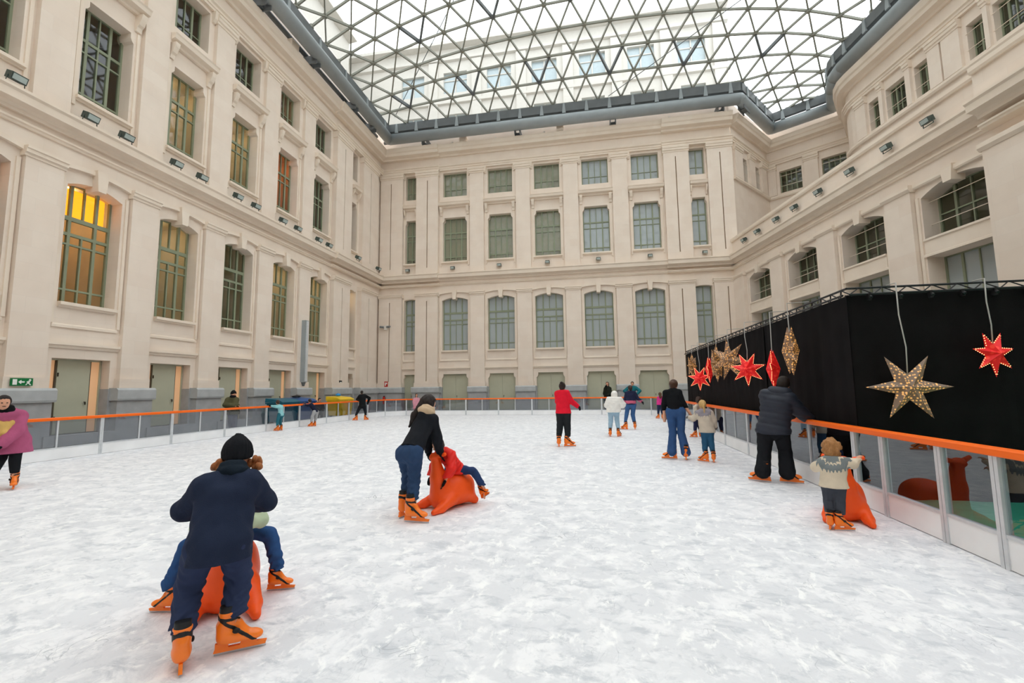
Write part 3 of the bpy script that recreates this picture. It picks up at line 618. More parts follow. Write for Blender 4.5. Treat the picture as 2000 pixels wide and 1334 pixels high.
# ---------------------------------------------------------------- buildings beyond the glass
fb = empty('beyond_building', (0, 42, 18), label='washed-out white building seen through the roof above the far facade', cat='building')
holes = [(x-1.25, x+1.25, 13.9, 16.2) for x in (-17.8, -13.2, -8.6, -4.0, .7, 5.3, 9.9)] + [(x-1.1, x+1.1, 8.6, 11.6) for x in (-17.8, -13.2, -8.6, -4.0, .7, 5.3, 9.9)]
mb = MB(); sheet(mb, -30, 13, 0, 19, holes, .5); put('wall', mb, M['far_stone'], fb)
for z, p in ((12.6, .25), (17.3, .3), (18.8, .7)): put('cornice', MB().prof([(.1,z),(-p,z+.1),(-p,z+.4),(.1,z+.5)], -30, 13.2), M['far_stone'], fb)
for x in (-15.5, -10.9, -6.3, -1.65, 3.0, 7.6, 12.3): put('pilaster', MB().box(x-.5, x+.5, -.2, .02, 0, 17.3), M['far_stone'], fb)
put('block', MB().box(-30, 13, .5, 14, 0, 19), M['far_stone'], fb)
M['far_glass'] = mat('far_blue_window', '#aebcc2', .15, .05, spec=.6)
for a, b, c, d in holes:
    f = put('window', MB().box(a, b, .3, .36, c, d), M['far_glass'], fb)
    put('glazing_bar', MB().box((a+b)/2-.06, (a+b)/2+.06, .22, .31, c, d).box(a, b, .22, .31, c+(d-c)*.66-.05, c+(d-c)*.66+.05), M['far_stone'], f)
lb = empty('side_building', (-24, 16, 18), label='washed-out white building seen through the roof beyond the warm lit facade', cat='building')
mb = MB(); hs = [(y-1, y+1, 7, 12) for y in range(-10, 24, 4)]; sheet(mb, -20, 24, 0, 20, hs, .5); R_ = RZ(math.pi/2)
put('wall', mb, M['far_stone'], lb, R_)
for z, p in ((13.5, .4), (19.4, .9)): put('cornice', MB().prof([(.1,z),(-p,z+.1),(-p,z+.5),(.1,z+.6)], -20, 24), M['far_stone'], lb, R_)
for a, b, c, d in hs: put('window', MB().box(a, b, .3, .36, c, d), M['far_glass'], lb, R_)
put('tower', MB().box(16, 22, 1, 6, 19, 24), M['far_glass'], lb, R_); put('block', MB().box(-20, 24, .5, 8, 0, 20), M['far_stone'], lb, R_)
# ---------------------------------------------------------------- rink barrier
def barrier(p, q, stiles, label, group):
    p = Vector(p); q = Vector(q); L = (q-p).length; d = (q-p).normalized()
    o = empty('rink_barrier', (*p, 0), math.atan2(d.y, d.x), label=label, cat='barrier', group=group)
    put('kickboard', cached(('kb', round(L,2)), lambda: MB().box(.01, L-.01, -.02, .02, .01, .27).mesh('kickboard')), M['kick'], o)
    put('sill_bar', cached(('sb', round(L,2)), lambda: MB().box(0, L, -.028, .028, .27, .30).mesh('sill_bar')), M['alu'], o)
    put('rail', cached(('rl', round(L,2)), lambda: MB().prof([(-.045,.955),(.045,.955),(.055,.965),(.055,1.015),(.04,1.03),(-.04,1.03),(-.055,1.015),(-.055,.965)][::-1], 0, L).mesh('rail')), M['orange_rail'], o)
    e = [.0] + list(stiles) + [L]
    for a, b in zip(e, e[1:]): put('glass_panel', cached(('gp', round(b-a,2)), lambda: MB().box(.02, b-a-.02, -.006, .006, .29, .96).mesh('glass_panel')), M['barrier_glass'], o, T(a,0,0))
    for x in stiles: put('stile', cached('st', lambda: MB().box(-.018,.018,-.025,.025,.28,.96).mesh('stile')), M['alu'], o, T(x,0,0))
    for x in (.023, L-.023): put('post', cached('po', lambda: MB().box(-.02,.02,-.032,.032,0,.97).mesh('post')), M['alu'], o, T(x,0,0))
    return o
LY = [3.98, 6.08, 8.13, 10.18, 12.25, 14.33, 16.42, 18.52, 20.62, 22.7, 24.75]
for i in range(len(LY)-1):
    n = len(LY)-2-i
    barrier((BXL, LY[i]), (BXL, LY[i+1]), [(LY[i+1]-LY[i])/2], 'glass rink barrier section before the warm lit facade, %s from the far corner' % ORD[n+2], 'barrier along the warm lit facade')
CL = [(BXL, 24.75), (-12.75, 26.3), (-11.75, 27.2)]
barrier(CL[0], CL[1], [.8], 'glass rink barrier section starting the far corner bend by the yellow bin', 'barrier along the warm lit facade'); barrier(CL[1], CL[2], [.68], 'slanted glass rink barrier section closing the far corner by the red sign', 'barrier along the warm lit facade')
BX = [-11.75] + [-9.9 + 2.05*i for i in range(6)] + [2.2]
for i in range(len(BX)-1):
    barrier((BX[i], BYB), (BX[i+1], BYB), [(BX[i+1]-BX[i])/2], 'glass rink barrier section under the far facade, %s from the bins corner' % ORD[i], 'barrier under the far facade')
barrier((2.2, BYB), (3.1, 26.7), [], 'short slanted glass barrier section at the far corner by the curtain', 'barrier along the black curtain'); barrier((3.1, 26.7), (BXR, 25.6), [], 'short glass barrier section turning along the curtain side', 'barrier along the black curtain')
RY = [25.6, 23.5, 21.4, 19.3, 17.2, 15.1, 13.3, 11.4, 9.62, 6.99, 6.37, 5.43, 4.76, 2.66, .56]
for i in range(len(RY)-1):
    L = RY[i]-RY[i+1]
    barrier((BXR, RY[i]), (BXR, RY[i+1]), [L/2] if L > 1.2 else [], 'glass rink barrier section along the black curtain, %s from the far corner' % ORD[i+1 if i < 15 else 15], 'barrier along the black curtain')

# ---------------------------------------------------------------- black curtained box with truss
bx = empty('curtain_box', (3.62, 7.2, 0), label='large black curtained box with a black truss along its top', cat='curtain box')
def curtain(p, q, h, n, amp=.02):
    p = Vector(p); q = Vector(q); d = (q-p); nn = Vector((-d.y, d.x)).normalized(); mb = MB(); V = []; F = []
    for i in range(n+1):
        for k, z in enumerate((.03, h*.5, h)):
            o = amp*(math.sin(i*1.9)*.6 + math.sin(i*.73+1)*.5)*(1-.5*k/2); c = p + d*i/n + nn*o; V += [(c.x, c.y, z), (c.x+nn.x*.02, c.y+nn.y*.02, z)]
    for i in range(n):
        for k in range(2):
            a = (i*3+k)*2; b = a+2; c = a+6; e = c+2
            F += [(a, b, e, c), (a+1, c+1, e+1, b+1)]
    return mb.add(V, F)
for y0, y1 in ((0, 3.3), (3.3, 6.9), (6.9, 11.8)): put('side_curtain', curtain((0, y1), (0, y0+.01), 2.86, int((y1-y0)*9)), M['curtain'], bx, smooth=True)
for x0, x1 in ((0, 2.6), (2.6, 5.2)): put('front_curtain', curtain((x0, 0), (x1-.01, 0), 2.86, int((x1-x0)*9), .03), M['curtain'], bx, smooth=True)
put('back_curtain', curtain((0, 11.8), (5.2, 11.8), 2.86, 30), M['curtain'], bx, smooth=True)
def truss(p, q):
    p = Vector(p); q = Vector(q); d = (q-p); L = d.length; u = d.normalized(); nn = Vector((-u.y, u.x, 0)); n = int(L/.3)
    for oz, on in ((2.97, .0), (2.87, -.06), (2.87, .06)):
        put('truss_chord', MB().tube([p+nn*on+Vector((0,0,oz)), q+nn*on+Vector((0,0,oz))], .016, 6), M['black_steel'], bx)
    for i in range(n):
        a, m, b = p+u*L*i/n, p+u*L*(i+.5)/n, p+u*L*(i+1)/n
        put('truss_web', MB().tube([a+nn*.06*(-1)+Vector((0,0,2.87)), m+Vector((0,0,2.97)), b-nn*.06+Vector((0,0,2.87))], .009, 5), M['black_steel'], bx)
truss((0,0,0), (0,11.8,0)); truss((0,0,0), (5.2,0,0))
ck = MB().box(-.02,.02,-.05,.0,-.05,.05).tube([(0,-.05,0),(0,-.08,-.02)], .02, 6).mesh('curtain_clip')
for i in range(13): put('curtain_clip', ck, M['black_steel'], bx, T(.25+i*.38, -.03, 2.83))

# ---------------------------------------------------------------- star lanterns
def star_paper(name, col, dotcol, glow, scale, edge):
    k = N(name); tc = k.n('ShaderNodeTexCoord'); uv = tc.outputs['Object']
    vo = k.n('ShaderNodeTexVoronoi'); vo.inputs['Scale'].default_value = scale; k.l(uv, vo.inputs['Vector']); vo.inputs['Randomness'].default_value = .55
    dot = k.ramp(vo.outputs['Distance'], .40, .26)
    base = k.mix(dot, lin(col), lin(dotcol)); k.l(base, k.p.inputs['Base Color']); k.p.inputs['Roughness'].default_value = .6
    sp = k.n('ShaderNodeVectorMath', operation='LENGTH'); k.l(uv, sp.inputs[0])
    ml = k.n('ShaderNodeMath', operation='MULTIPLY'); k.l(dot, ml.inputs[0]); ml.inputs[1].default_value = glow
    ad = k.n('ShaderNodeMath', operation='ADD'); k.l(ml.outputs[0], ad.inputs[0]); ad.inputs[1].default_value = edge
    k.p.inputs['Emission Color'].default_value = lin('#ffb55e' if edge < .1 else '#ff2d22'); k.l(ad.outputs[0], k.p.inputs['Emission Strength'])
    return k.m
M['star_brown'] = star_paper('brown_lace_paper_lit', '#7d6454', '#d9a868', .55, 24, .04)
M['star_silver'] = star_paper('silver_lace_paper_lit', '#7f7268', '#dcb480', .55, 26, .04)
M['star_red'] = star_paper('red_paper_lit', '#e01420', '#ff4a3a', .1, 14, .16)
M['star_dots'] = mat('lit_pin_holes', '#ffd9a0', .5, 0, emit='#ffd08a', es=3)
def star(loc, R, n, face, roll, cord_top, mk, label, depth=.3, inner=.42):
    """hollow n-pointed star: each arm a four-sided pyramid with a ridge front and back"""
    o = empty('star_lantern', loc, 0, label=label, cat='lantern', group='star lanterns on the black curtain')
    f = Vector((math.cos(face), math.sin(face), 0)); s = Vector((-f.y, f.x, 0)); up = Vector((0,0,1)); D = depth*R
    def P(a, r): return s*(math.cos(a)*r) + up*(math.sin(a)*r)
    for i in range(n):
        a = roll + math.pi/2 + 2*math.pi*i/n; h = math.pi/n
        tip = P(a, R); l, r_ = P(a-h, R*inner), P(a+h, R*inner); c1, c2 = f*D, -f*D
        put('star_arm', MB().add([tip, l, r_, c1, c2], [(0,1,3),(0,3,2),(0,4,1),(0,2,4)]), M[mk], o)
        if mk == 'star_red':
            mb = MB()
            for e0, e1 in ((l, tip), (tip, r_)):
                m = int((e1-e0).length/.032)
                for j in range(1, m):
                    c = e0 + (e1-e0)*j/m; c = c*.96 + f*(D*.06) ; z = .007
                    mb.add([c+Vector(v)*z for v in ((1,0,0),(-1,0,0),(0,1,0),(0,-1,0),(0,0,1),(0,0,-1))], [(0,2,4),(2,1,4),(1,3,4),(3,0,4),(2,0,5),(1,2,5),(3,1,5),(0,3,5)])
            put('pin_holes', mb, M['star_dots'], o, kind='stuff')
    top = up*(R*inner*math.cos(0)*.9); z1 = cord_top-loc[2]; dx = random.uniform(-.03,.03)
    ct = Vector((0,0,z1)) + s*dx
    hk = Vector((3.60-loc[0],0,.01)) if loc[0] < 3.6 else Vector((0,7.18-loc[1],.01))
    put('cord', MB().tube([top, top+up*(z1-top.z)*.3+s*(.015), top+up*(z1-top.z)*.65-s*.012+s*dx*.6, ct, ct+hk], .008, 6), M['cable'], o, smooth=True)
    return o
RT2 = math.pi
# along the curtain parallel to the rink (far to near)
star((3.30, 16.38, 2.29), .44, 8, 2.55, 0, 2.98, 'star_brown', 'farthest small brown lantern on the curtain, turned nearly edge-on')
star((3.28, 15.25, 1.84), .40, 7, 4.1, math.pi, 2.98, 'star_red', 'farthest red star lantern, hung lowest near the curtain end')
star((3.30, 14.05, 2.07), .40, 7, 2.75, math.pi, 2.98, 'star_red', 'narrow red lantern seen edge-on between two brown ones')
star((3.30, 13.2, 2.21), .52, 8, 2.6, 0, 2.98, 'star_brown', 'brown lantern seen edge-on touching the large brown star')
star((3.26, 11.9, 2.23), .52, 7, 3.8, .1, 2.98, 'star_brown', 'large brown star lantern with spiky arms in mid curtain')
star((3.28, 10.63, 1.95), .38, 7, 4.05, math.pi, 2.98, 'star_red', 'red star lantern alone in mid curtain facing the ice')
star((3.30, 9.25, 1.90), .40, 7, 2.7, math.pi, 2.98, 'star_red', 'narrow red lantern above the head of the man in the puffer jacket')
star((3.26, 8.33, 2.17), .44, 8, 2.95, .3, 2.98, 'star_brown', 'tall brown lantern seen edge-on nearest the box corner')
# on the curtain facing the camera
star((4.15, 6.98, 1.55), .48, 6, -1.75, .52, 2.98, 'star_silver', 'large six-pointed silver lace star on the front curtain', .22, .36)
star((5.17, 6.98, 1.97), .31, 7, -1.3, math.pi, 2.98, 'star_red', 'red seven-pointed star on the front curtain', .3, .42)

# ---------------------------------------------------------------- wheeled bins
def bin_(name, x, y, wdt, col, label):
    o = empty('wheeled_bin', (x, y, -.05), 0, label=label, cat='bin', group='wheeled bins behind the barrier')
    m = mat(name, col, .45, .08, 3)
    h = 1.12; d = .42; b = .34
    mb = MB().add([(-b,-wdt/2+.1,.2),(b,-wdt/2+.1,.2),(b,wdt/2-.1,.2),(-b,wdt/2-.1,.2),(-d,-wdt/2,h),(d,-wdt/2,h),(d,wdt/2,h),(-d,wdt/2,h)], [(3,2,1,0),(0,1,5,4),(1,2,6,5),(2,3,7,6),(3,0,4,7),(4,5,6,7)])
    put('body', mb, m, o)
    put('rim', MB().box(-d-.04, d+.04, -wdt/2-.04, wdt/2+.04, h-.06, h), m, o)
    put('lid', MB().add([(-d-.05,-wdt/2-.04,h+.01),(d+.05,-wdt/2-.04,h+.01),(d+.05,wdt/2+.04,h+.01),(-d-.05,wdt/2+.04,h+.01),(-d-.05,-wdt/2-.02,h+.2),(d-.2,-wdt/2-.02,h+.13),(d-.2,wdt/2+.02,h+.13),(-d-.05,wdt/2+.02,h+.2)], [(3,2,1,0),(0,1,5,4),(1,2,6,5),(2,3,7,6),(3,0,4,7),(4,5,6,7)]), m, o)
    for sx in (-1, 1):
        for sy in (-1, 1): put('wheel', cached('binw', lambda: MB().tube([(-.03,0,0),(.03,0,0)], .1, 12).mesh('wheel')), M['black_plastic'], o, T(sx*.26, sy*(wdt/2-.22), .1))
    put('handle', MB().tube([(d+.03,-.2,h-.2),(d+.1,-.2,h-.2),(d+.1,.2,h-.2),(d+.03,.2,h-.2)], .015, 6), m, o)
bin_('teal_bin_plastic', -15.1, 20.1, 1.3, '#1d5f74', 'teal wheeled bin farthest from the yellow one')
bin_('blue_bin_plastic', -15.15, 21.55, 1.35, '#1f4f8c', 'blue wheeled bin between the teal and yellow bins')
bin_('yellow_bin_plastic', -15.1, 25.2, 1.5, '#eec628', 'yellow wheeled bin with a blue bag on its lid')
M['bag_blue'] = mat('blue_plastic_bag', '#2f8fd8', .35, .15, 9, .5, 20)
M['bag_black'] = mat('black_bin_bag', '#1d1d20', .3, .15, 9, .5, 20)

# ---------------------------------------------------------------- floodlights, signs, camera, downpipe
def flood_meshes():
    b = MB().box(-.19,.19,-.14,.12,-.10,.12).add([(-.16,.12,-.08),(.16,.12,-.08),(.16,.12,.1),(-.16,.12,.1),(-.1,.2,-.04),(.1,.2,-.04),(.1,.2,.06),(-.1,.2,.06)], [(0,3,7,4),(3,2,6,7),(2,1,5,6),(1,0,4,5),(4,7,6,5)]).mesh('housing')
    l = MB().box(-.16,.16,-.155,-.14,-.07,.09).mesh('lens'); y = MB().tube([(-.2,0,0),(-.22,.02,-.2),(.22,.02,-.2),(.2,0,0)], .016, 6).mesh('yoke')
    return b, l, y
FLM = flood_meshes()
def flood(Mx, label, group, s=1):
    o = empty('floodlight'); o.matrix_basis = Mx @ S(s,s,s); tag(o, label, 'floodlight', group)
    put('housing', FLM[0], M['lamp_body'], o, Matrix.Rotation(math.radians(22), 4, 'X') ); put('lens', FLM[1], M['lamp_glass'], o, Matrix.Rotation(math.radians(22), 4, 'X')); put('yoke', FLM[2], M['lamp_body'], o)
ys = [9.55, 11.53, 12.71, 14.7, 15.91, 17.9, 19.05, 21.05, 22.3, 24.29, 25.38, 28.29, 31.29]
for i, y in enumerate(ys): flood(FL @ T(y, -.36 if i < 11 else -.74, 10.76), 'floodlight on the cornice of the warm lit facade, %s from the far corner' % ORD[len(ys)-1-i], 'floodlights on the warm lit facade')
xs = [-14.19, -10.51, -6.84, -3.19, .54, 4.17, 7.86]
for i, x in enumerate(xs): flood(FB @ T(x, -.2, 10.92), 'small floodlight under a middle window of the far facade, %s from the bins corner' % ORD[i], 'floodlights on the far facade', .8)
def wing_u(pxs):   # floodlights stand on the wing parapet ledge
    return pxs
for i, u in enumerate((2.3, 3.9, 5.9, 7.6, 9.5, 11.6, 13.6, 15.4)): flood(FW @ T(u, -.35, 10.95), 'floodlight on the parapet of the wing, %s from the far corner' % ORD[i], 'floodlights on the wing parapet', .9)

M['sign_green'] = mat('exit_sign_green', '#12743d', .4, .03); M['sign_white'] = mat('sign_white', '#f2f4f0', .5, 0); M['sign_red'] = mat('fire_sign_red', '#c3251d', .4, .03)
sg = put('exit_sign', MB().box(-.26,.26,-.02,.02,-.11,.11), M['sign_green'], M=FL @ T(10.42, -.28, 1.97), label='green emergency exit sign with a running figure on the stone pier', cat='sign')
pic = [MB().box(-.22,-.12,-.026,-.02,-.08,.08), MB().poly([(-.09,0),(-.02,.06),(-.02,.02),(.06,.02),(.06,-.02),(-.02,-.02),(-.02,-.06)], -.026, -.02), MB().poly([(.15,.05),(.18,.09),(.22,.06),(.19,.03)], -.026, -.02).poly([(.1,.0),(.14,.03),(.2,.03),(.17,-.03),(.22,-.08),(.19,-.09),(.14,-.04),(.1,-.09),(.08,-.08),(.13,-.02)], -.026, -.02)]
for nm, m in zip(('door_mark', 'arrow_mark', 'runner_mark'), pic): put(nm, m, M['sign_white'], sg)
for u_, F, yy, nm in ((-15.75, FB, -.40, 'beside the two-headed camera'), (27.1, FL, -.36, 'on the pier behind the yellow bin')):
    s1 = put('fire_sign', MB().box(-.14,.14,-.015,.015,-.2,.2), M['sign_red'] if F is FB else M['black_plastic'], M=F @ T(u_, yy, 2.05), label='small wall sign %s' % nm, cat='sign')
    put('symbol', MB().box(-.08,.0,-.02,-.015,-.12,.12).box(.02,.09,-.02,-.015,.0,.12), M['sign_white'], s1)
sc_ = empty('security_camera', (0,0,0), label='two-headed security camera on the far corner pilaster', cat='camera'); sc_.matrix_basis = FB @ T(-15.85, -.36, 6.45)
put('mount', MB().box(-.12,.12,-.1,.06,-.2,.14), M['white_paint'], sc_)
for s in (-1, 1): put('camera_head', MB().tube([(s*.12,-.12,.0),(s*.42,-.22,.02)], .08, 10), M['steel_dark'], sc_); put('camera_arm', MB().tube([(0,-.05,0),(s*.2,-.14,0)], .03, 6), M['white_paint'], sc_)
dp = empty('wall_box_duct', label='tall narrow grey metal duct fixed on a pier of the warm lit facade', cat='duct'); dp.matrix_basis = FL @ T(23.35, -.17, 2.0)
put('duct', MB().box(-.14,.14,-.26,0,.1,3.65), M['steel'], dp); put('duct_cover', MB().box(-.10,.10,-.29,-.26,.15,3.6), M['alu'], dp); put('duct_foot', MB().poly([(-.12,.1),(.12,.1),(0,-.12)], -.2, 0), M['steel_dark'], dp)

ex = empty('fire_extinguisher', label='red fire extinguisher on the far grey plinth under the red sign', cat='extinguisher'); ex.matrix_basis = FB @ T(-15.75, -.74, .55)
put('cylinder', MB().tube([(0,0,0),(0,0,.04),(0,0,.42),(0,0,.5),(0,0,.54)], .085, 12), M['sign_red'], ex, smooth=True); put('valve', MB().box(-.05,.07,-.025,.025,.54,.6).box(-.02,.1,-.015,.015,.61,.63), M['black_plastic'], ex); put('hose', MB().tube([(.06,0,.57),(.13,0,.5),(.12,0,.2)], .014, 6), M['black_plastic'], ex)
JN='head neck shL shR elL elR haL haR hipL hipR knL knR anL anR'.split()
JT={
'boy':[(-2.47,2.83,1.16),(-2.41,2.73,1.05),(-2.49,2.6,0.99),(-2.31,2.77,0.99),(-2.65,2.62,0.84),(-2.31,2.93,0.83),(-2.75,2.93,0.77),(-2.58,3.06,0.77),(-2.4,2.51,0.67),(-2.28,2.62,0.66),(-2.52,2.55,0.42),(-2.32,2.72,0.4),(-2.42,2.42,0.2),(-2.26,2.62,0.18)],
'woman':[(-2.2,5.82,1.41),(-2.2,5.73,1.29),(-2.33,5.89,1.21),(-2.1,5.71,1.21),(-2.28,6.02,0.96),(-2.07,5.79,0.97),(-2.27,6.02,0.76),(-2.05,5.88,0.77),(-2.4,5.51,0.81),(-2.23,5.44,0.82),(-2.43,5.72,0.47),(-2.28,5.54,0.46),(-2.43,5.61,0.18),(-2.23,5.39,0.15)],
'pink':[(-9.84,6.06,1.48),(-9.91,6.14,1.33),(-9.94,6.35,1.23),(-10.02,6.05,1.23),(-9.83,6.27,1.0),(-10.04,5.98,1.03),(-9.81,6.06,0.77),(-9.88,5.95,0.77),(-10.0,6.41,0.81),(-10.08,6.28,0.82),(-9.92,6.34,0.5),(-10.1,6.26,0.52),(-9.87,6.33,0.14),(-10.36,6.31,0.18)],
'turq':[(-12.84,16.74,1.16),(-12.8,16.76,1.05),(-12.7,16.65,0.97),(-12.8,16.94,0.98),(-12.8,16.58,0.98),(-12.96,16.9,0.99),(-13.0,16.54,1.02),(-13.09,16.73,1.03),(-12.72,16.72,0.66),(-12.73,16.91,0.65),(-12.78,16.7,0.41),(-12.81,16.88,0.4),(-12.79,16.71,0.16),(-12.8,16.94,0.16)],
'navykid':[(-12.8,18.82,1.15),(-12.76,18.84,1.03),(-12.69,18.71,0.97),(-12.8,19.0,0.98),(-12.79,18.65,0.96),(-12.93,18.9,0.95),(-12.95,18.66,0.98),(-13.05,18.82,1.06),(-12.58,18.87,0.67),(-12.59,19.06,0.66),(-12.65,18.82,0.46),(-12.61,19.07,0.44),(-12.7,18.83,0.16),(-12.67,19.03,0.17)],
'blackkid':[(-12.43,22.84,1.49),(-12.42,22.84,1.37),(-12.52,22.79,1.29),(-12.28,22.92,1.3),(-12.67,22.82,1.12),(-12.15,23.16,1.17),(-12.62,23.07,1.03),(-12.28,23.26,0.92),(-12.48,22.81,0.75),(-12.31,22.91,0.74),(-12.6,22.8,0.52),(-12.29,22.98,0.51),(-12.67,22.71,0.29),(-12.24,22.95,0.29)],
'red':[(-0.89,12.66,1.63),(-0.9,12.64,1.51),(-1.02,12.63,1.44),(-0.78,12.65,1.46),(-1.03,12.75,1.22),(-0.66,12.66,1.23),(-0.99,12.93,1.07),(-0.48,12.75,1.08),(-0.96,12.63,0.93),(-0.79,12.65,0.93),(-0.98,12.69,0.58),(-0.78,12.68,0.54),(-1.02,12.63,0.2),(-0.77,12.65,0.18)],
'white':[(0.62,15.35,1.36),(0.61,15.3,1.25),(0.47,15.3,1.2),(0.75,15.29,1.21),(0.38,15.33,1.01),(0.86,15.29,1.02),(0.47,15.58,0.9),(0.91,15.49,1.04),(0.48,15.3,0.82),(0.67,15.3,0.82),(0.48,15.35,0.55),(0.67,15.35,0.55),(0.44,15.31,0.21),(0.71,15.29,0.21)],
'navypink':[(1.32,17.92,1.55),(1.32,17.9,1.43),(1.19,17.9,1.36),(1.46,17.89,1.37),(1.14,18.01,1.17),(1.58,17.93,1.16),(1.16,18.16,0.95),(1.73,17.92,1.03),(1.23,17.9,0.95),(1.42,17.89,0.95),(1.16,17.91,0.62),(1.38,17.95,0.54),(1.08,17.81,0.24),(1.44,17.89,0.14)],
'tealman':[(2.18,27.74,1.79),(2.17,27.74,1.64),(1.96,27.76,1.55),(2.37,27.73,1.54),(1.71,27.73,1.36),(2.59,27.66,1.36),(1.93,27.56,1.1),(2.34,27.53,1.1),(2.01,27.91,0.92),(2.28,27.89,0.92),(1.99,27.86,0.5),(2.26,27.84,0.5),(1.98,27.91,0.1),(2.24,27.89,0.1)],
'darkwoman':[(0.73,27.8,1.8),(0.74,27.8,1.64),(0.61,27.8,1.52),(0.87,27.8,1.52),(0.54,27.8,1.23),(0.91,27.79,1.22),(0.64,27.6,1.62),(0.72,27.65,1.11),(0.6,27.8,0.92),(0.81,27.8,0.92),(0.59,27.8,0.5),(0.8,27.8,0.5),(0.57,27.8,0.1),(0.78,27.8,0.1)],
'pinkgirl':[(3.21,23.94,1.22),(3.2,23.95,1.1),(3.13,23.95,1.05),(3.27,23.94,1.06),(3.09,23.96,0.85),(3.32,23.93,0.85),(3.09,24.01,0.67),(3.33,23.98,0.67),(3.12,23.95,0.7),(3.23,23.94,0.7),(3.11,23.99,0.42),(3.26,23.97,0.42),(3.08,23.96,0.16),(3.29,23.93,0.16)],
'blacksw':[(1.74,10.71,1.63),(1.72,10.67,1.53),(1.56,10.68,1.46),(1.83,10.64,1.47),(1.51,10.72,1.2),(1.91,10.64,1.23),(1.52,10.79,0.9),(2.04,10.65,1.0),(1.64,10.67,1.05),(1.85,10.63,1.05),(1.67,10.71,0.59),(1.84,10.67,0.58),(1.63,10.69,0.09),(1.91,10.62,0.12)],
'blonde':[(2.26,10.41,1.2),(2.26,10.37,1.09),(2.16,10.39,1.01),(2.39,10.34,1.03),(2.07,10.45,0.9),(2.46,10.36,0.88),(2.01,10.53,0.92),(2.5,10.42,0.74),(2.26,10.37,0.64),(2.37,10.35,0.65),(2.27,10.41,0.41),(2.39,10.39,0.4),(2.25,10.38,0.15),(2.41,10.34,0.17)],
'darkchild':[(3.22,15.26,1.16),(3.16,15.27,1.0),(3.08,15.16,0.94),(3.24,15.38,0.93),(3.12,15.15,0.79),(3.29,15.35,0.78),(3.26,15.25,0.84),(3.37,15.43,0.85),(3.08,15.2,0.58),(3.19,15.34,0.57),(3.07,15.23,0.36),(3.21,15.36,0.35),(3.04,15.24,0.14),(3.24,15.41,0.18)],
'man':[(3.15,8.41,1.62),(3.08,8.37,1.48),(2.88,8.43,1.42),(3.15,8.28,1.38),(3.0,8.6,1.13),(3.32,8.33,1.17),(3.32,8.59,1.1),(3.5,8.37,1.01),(2.81,8.4,0.84),(3.02,8.33,0.85),(2.78,8.47,0.39),(3.1,8.43,0.49),(2.72,8.39,0.1),(3.07,8.33,0.13)],
'toddler':[(2.62,5.8,0.88),(2.6,5.76,0.77),(2.51,5.78,0.71),(2.68,5.71,0.75),(2.47,5.86,0.66),(2.77,5.69,0.72),(2.62,5.97,0.66),(2.84,5.72,0.78),(2.54,5.77,0.47),(2.63,5.73,0.48),(2.55,5.81,0.29),(2.64,5.77,0.29),(2.53,5.77,0.11),(2.62,5.73,0.11)],
'olive':[(-13.72,15.38,1.53),(-13.73,15.37,1.39),(-13.87,15.31,1.3),(-13.66,15.44,1.3),(-13.9,15.22,1.11),(-13.58,15.31,1.09),(-13.51,15.24,1.07),(-13.44,15.29,1.08),(-13.77,15.34,0.83),(-13.67,15.43,0.82),(-13.76,15.35,0.5),(-13.66,15.44,0.49),(-13.75,15.36,0.2),(-13.65,15.45,0.18)],
'crouch':[(-14.36,21.96,1.12),(-14.36,21.96,0.97),(-14.44,21.91,0.93),(-14.26,22.02,0.92),(-14.43,21.8,0.7),(-14.15,21.98,0.69),(-14.23,21.75,0.61),(-14.16,21.79,0.6),(-14.39,21.94,0.45),(-14.28,22.01,0.45),(-14.24,21.62,0.57),(-14.05,21.75,0.56),(-14.29,21.77,0.18),(-14.16,21.86,0.17)],
'pinkcoat':[(-10.8,26.52,1.27),(-10.82,26.51,1.09),(-10.92,26.46,1.02),(-10.69,26.56,1.02),(-10.93,26.4,0.85),(-10.63,26.54,0.85),(-10.89,26.37,0.66),(-10.62,26.48,0.66),(-10.89,26.48,0.66),(-10.71,26.55,0.66),(-10.88,26.48,0.38),(-10.71,26.55,0.38),(-10.89,26.47,0.14),(-10.69,26.56,0.14)],
'sage':[(-2.74,3.08,0.9),(-2.79,3.16,0.79),(-2.71,3.24,0.74),(-2.9,3.1,0.74),(-2.62,3.26,0.6),(-2.94,3.02,0.6),(-2.62,3.09,0.62),(-2.78,2.97,0.62),(-2.84,3.34,0.49),(-2.96,3.26,0.49),(-2.61,3.37,0.46),(-3.04,3.04,0.46),(-2.59,3.45,0.2),(-3.13,3.0,0.2)],
'redchild':[(-2.13,6.0,0.85),(-2.08,6.08,0.76),(-1.96,6.04,0.71),(-2.16,6.17,0.71),(-1.92,5.95,0.54),(-2.24,6.17,0.54),(-2.01,5.91,0.36),(-2.27,6.06,0.36),(-1.9,6.22,0.49),(-2.01,6.3,0.49),(-1.69,6.21,0.47),(-2.13,6.44,0.46),(-1.56,6.31,0.22),(-2.09,6.59,0.2)],
}
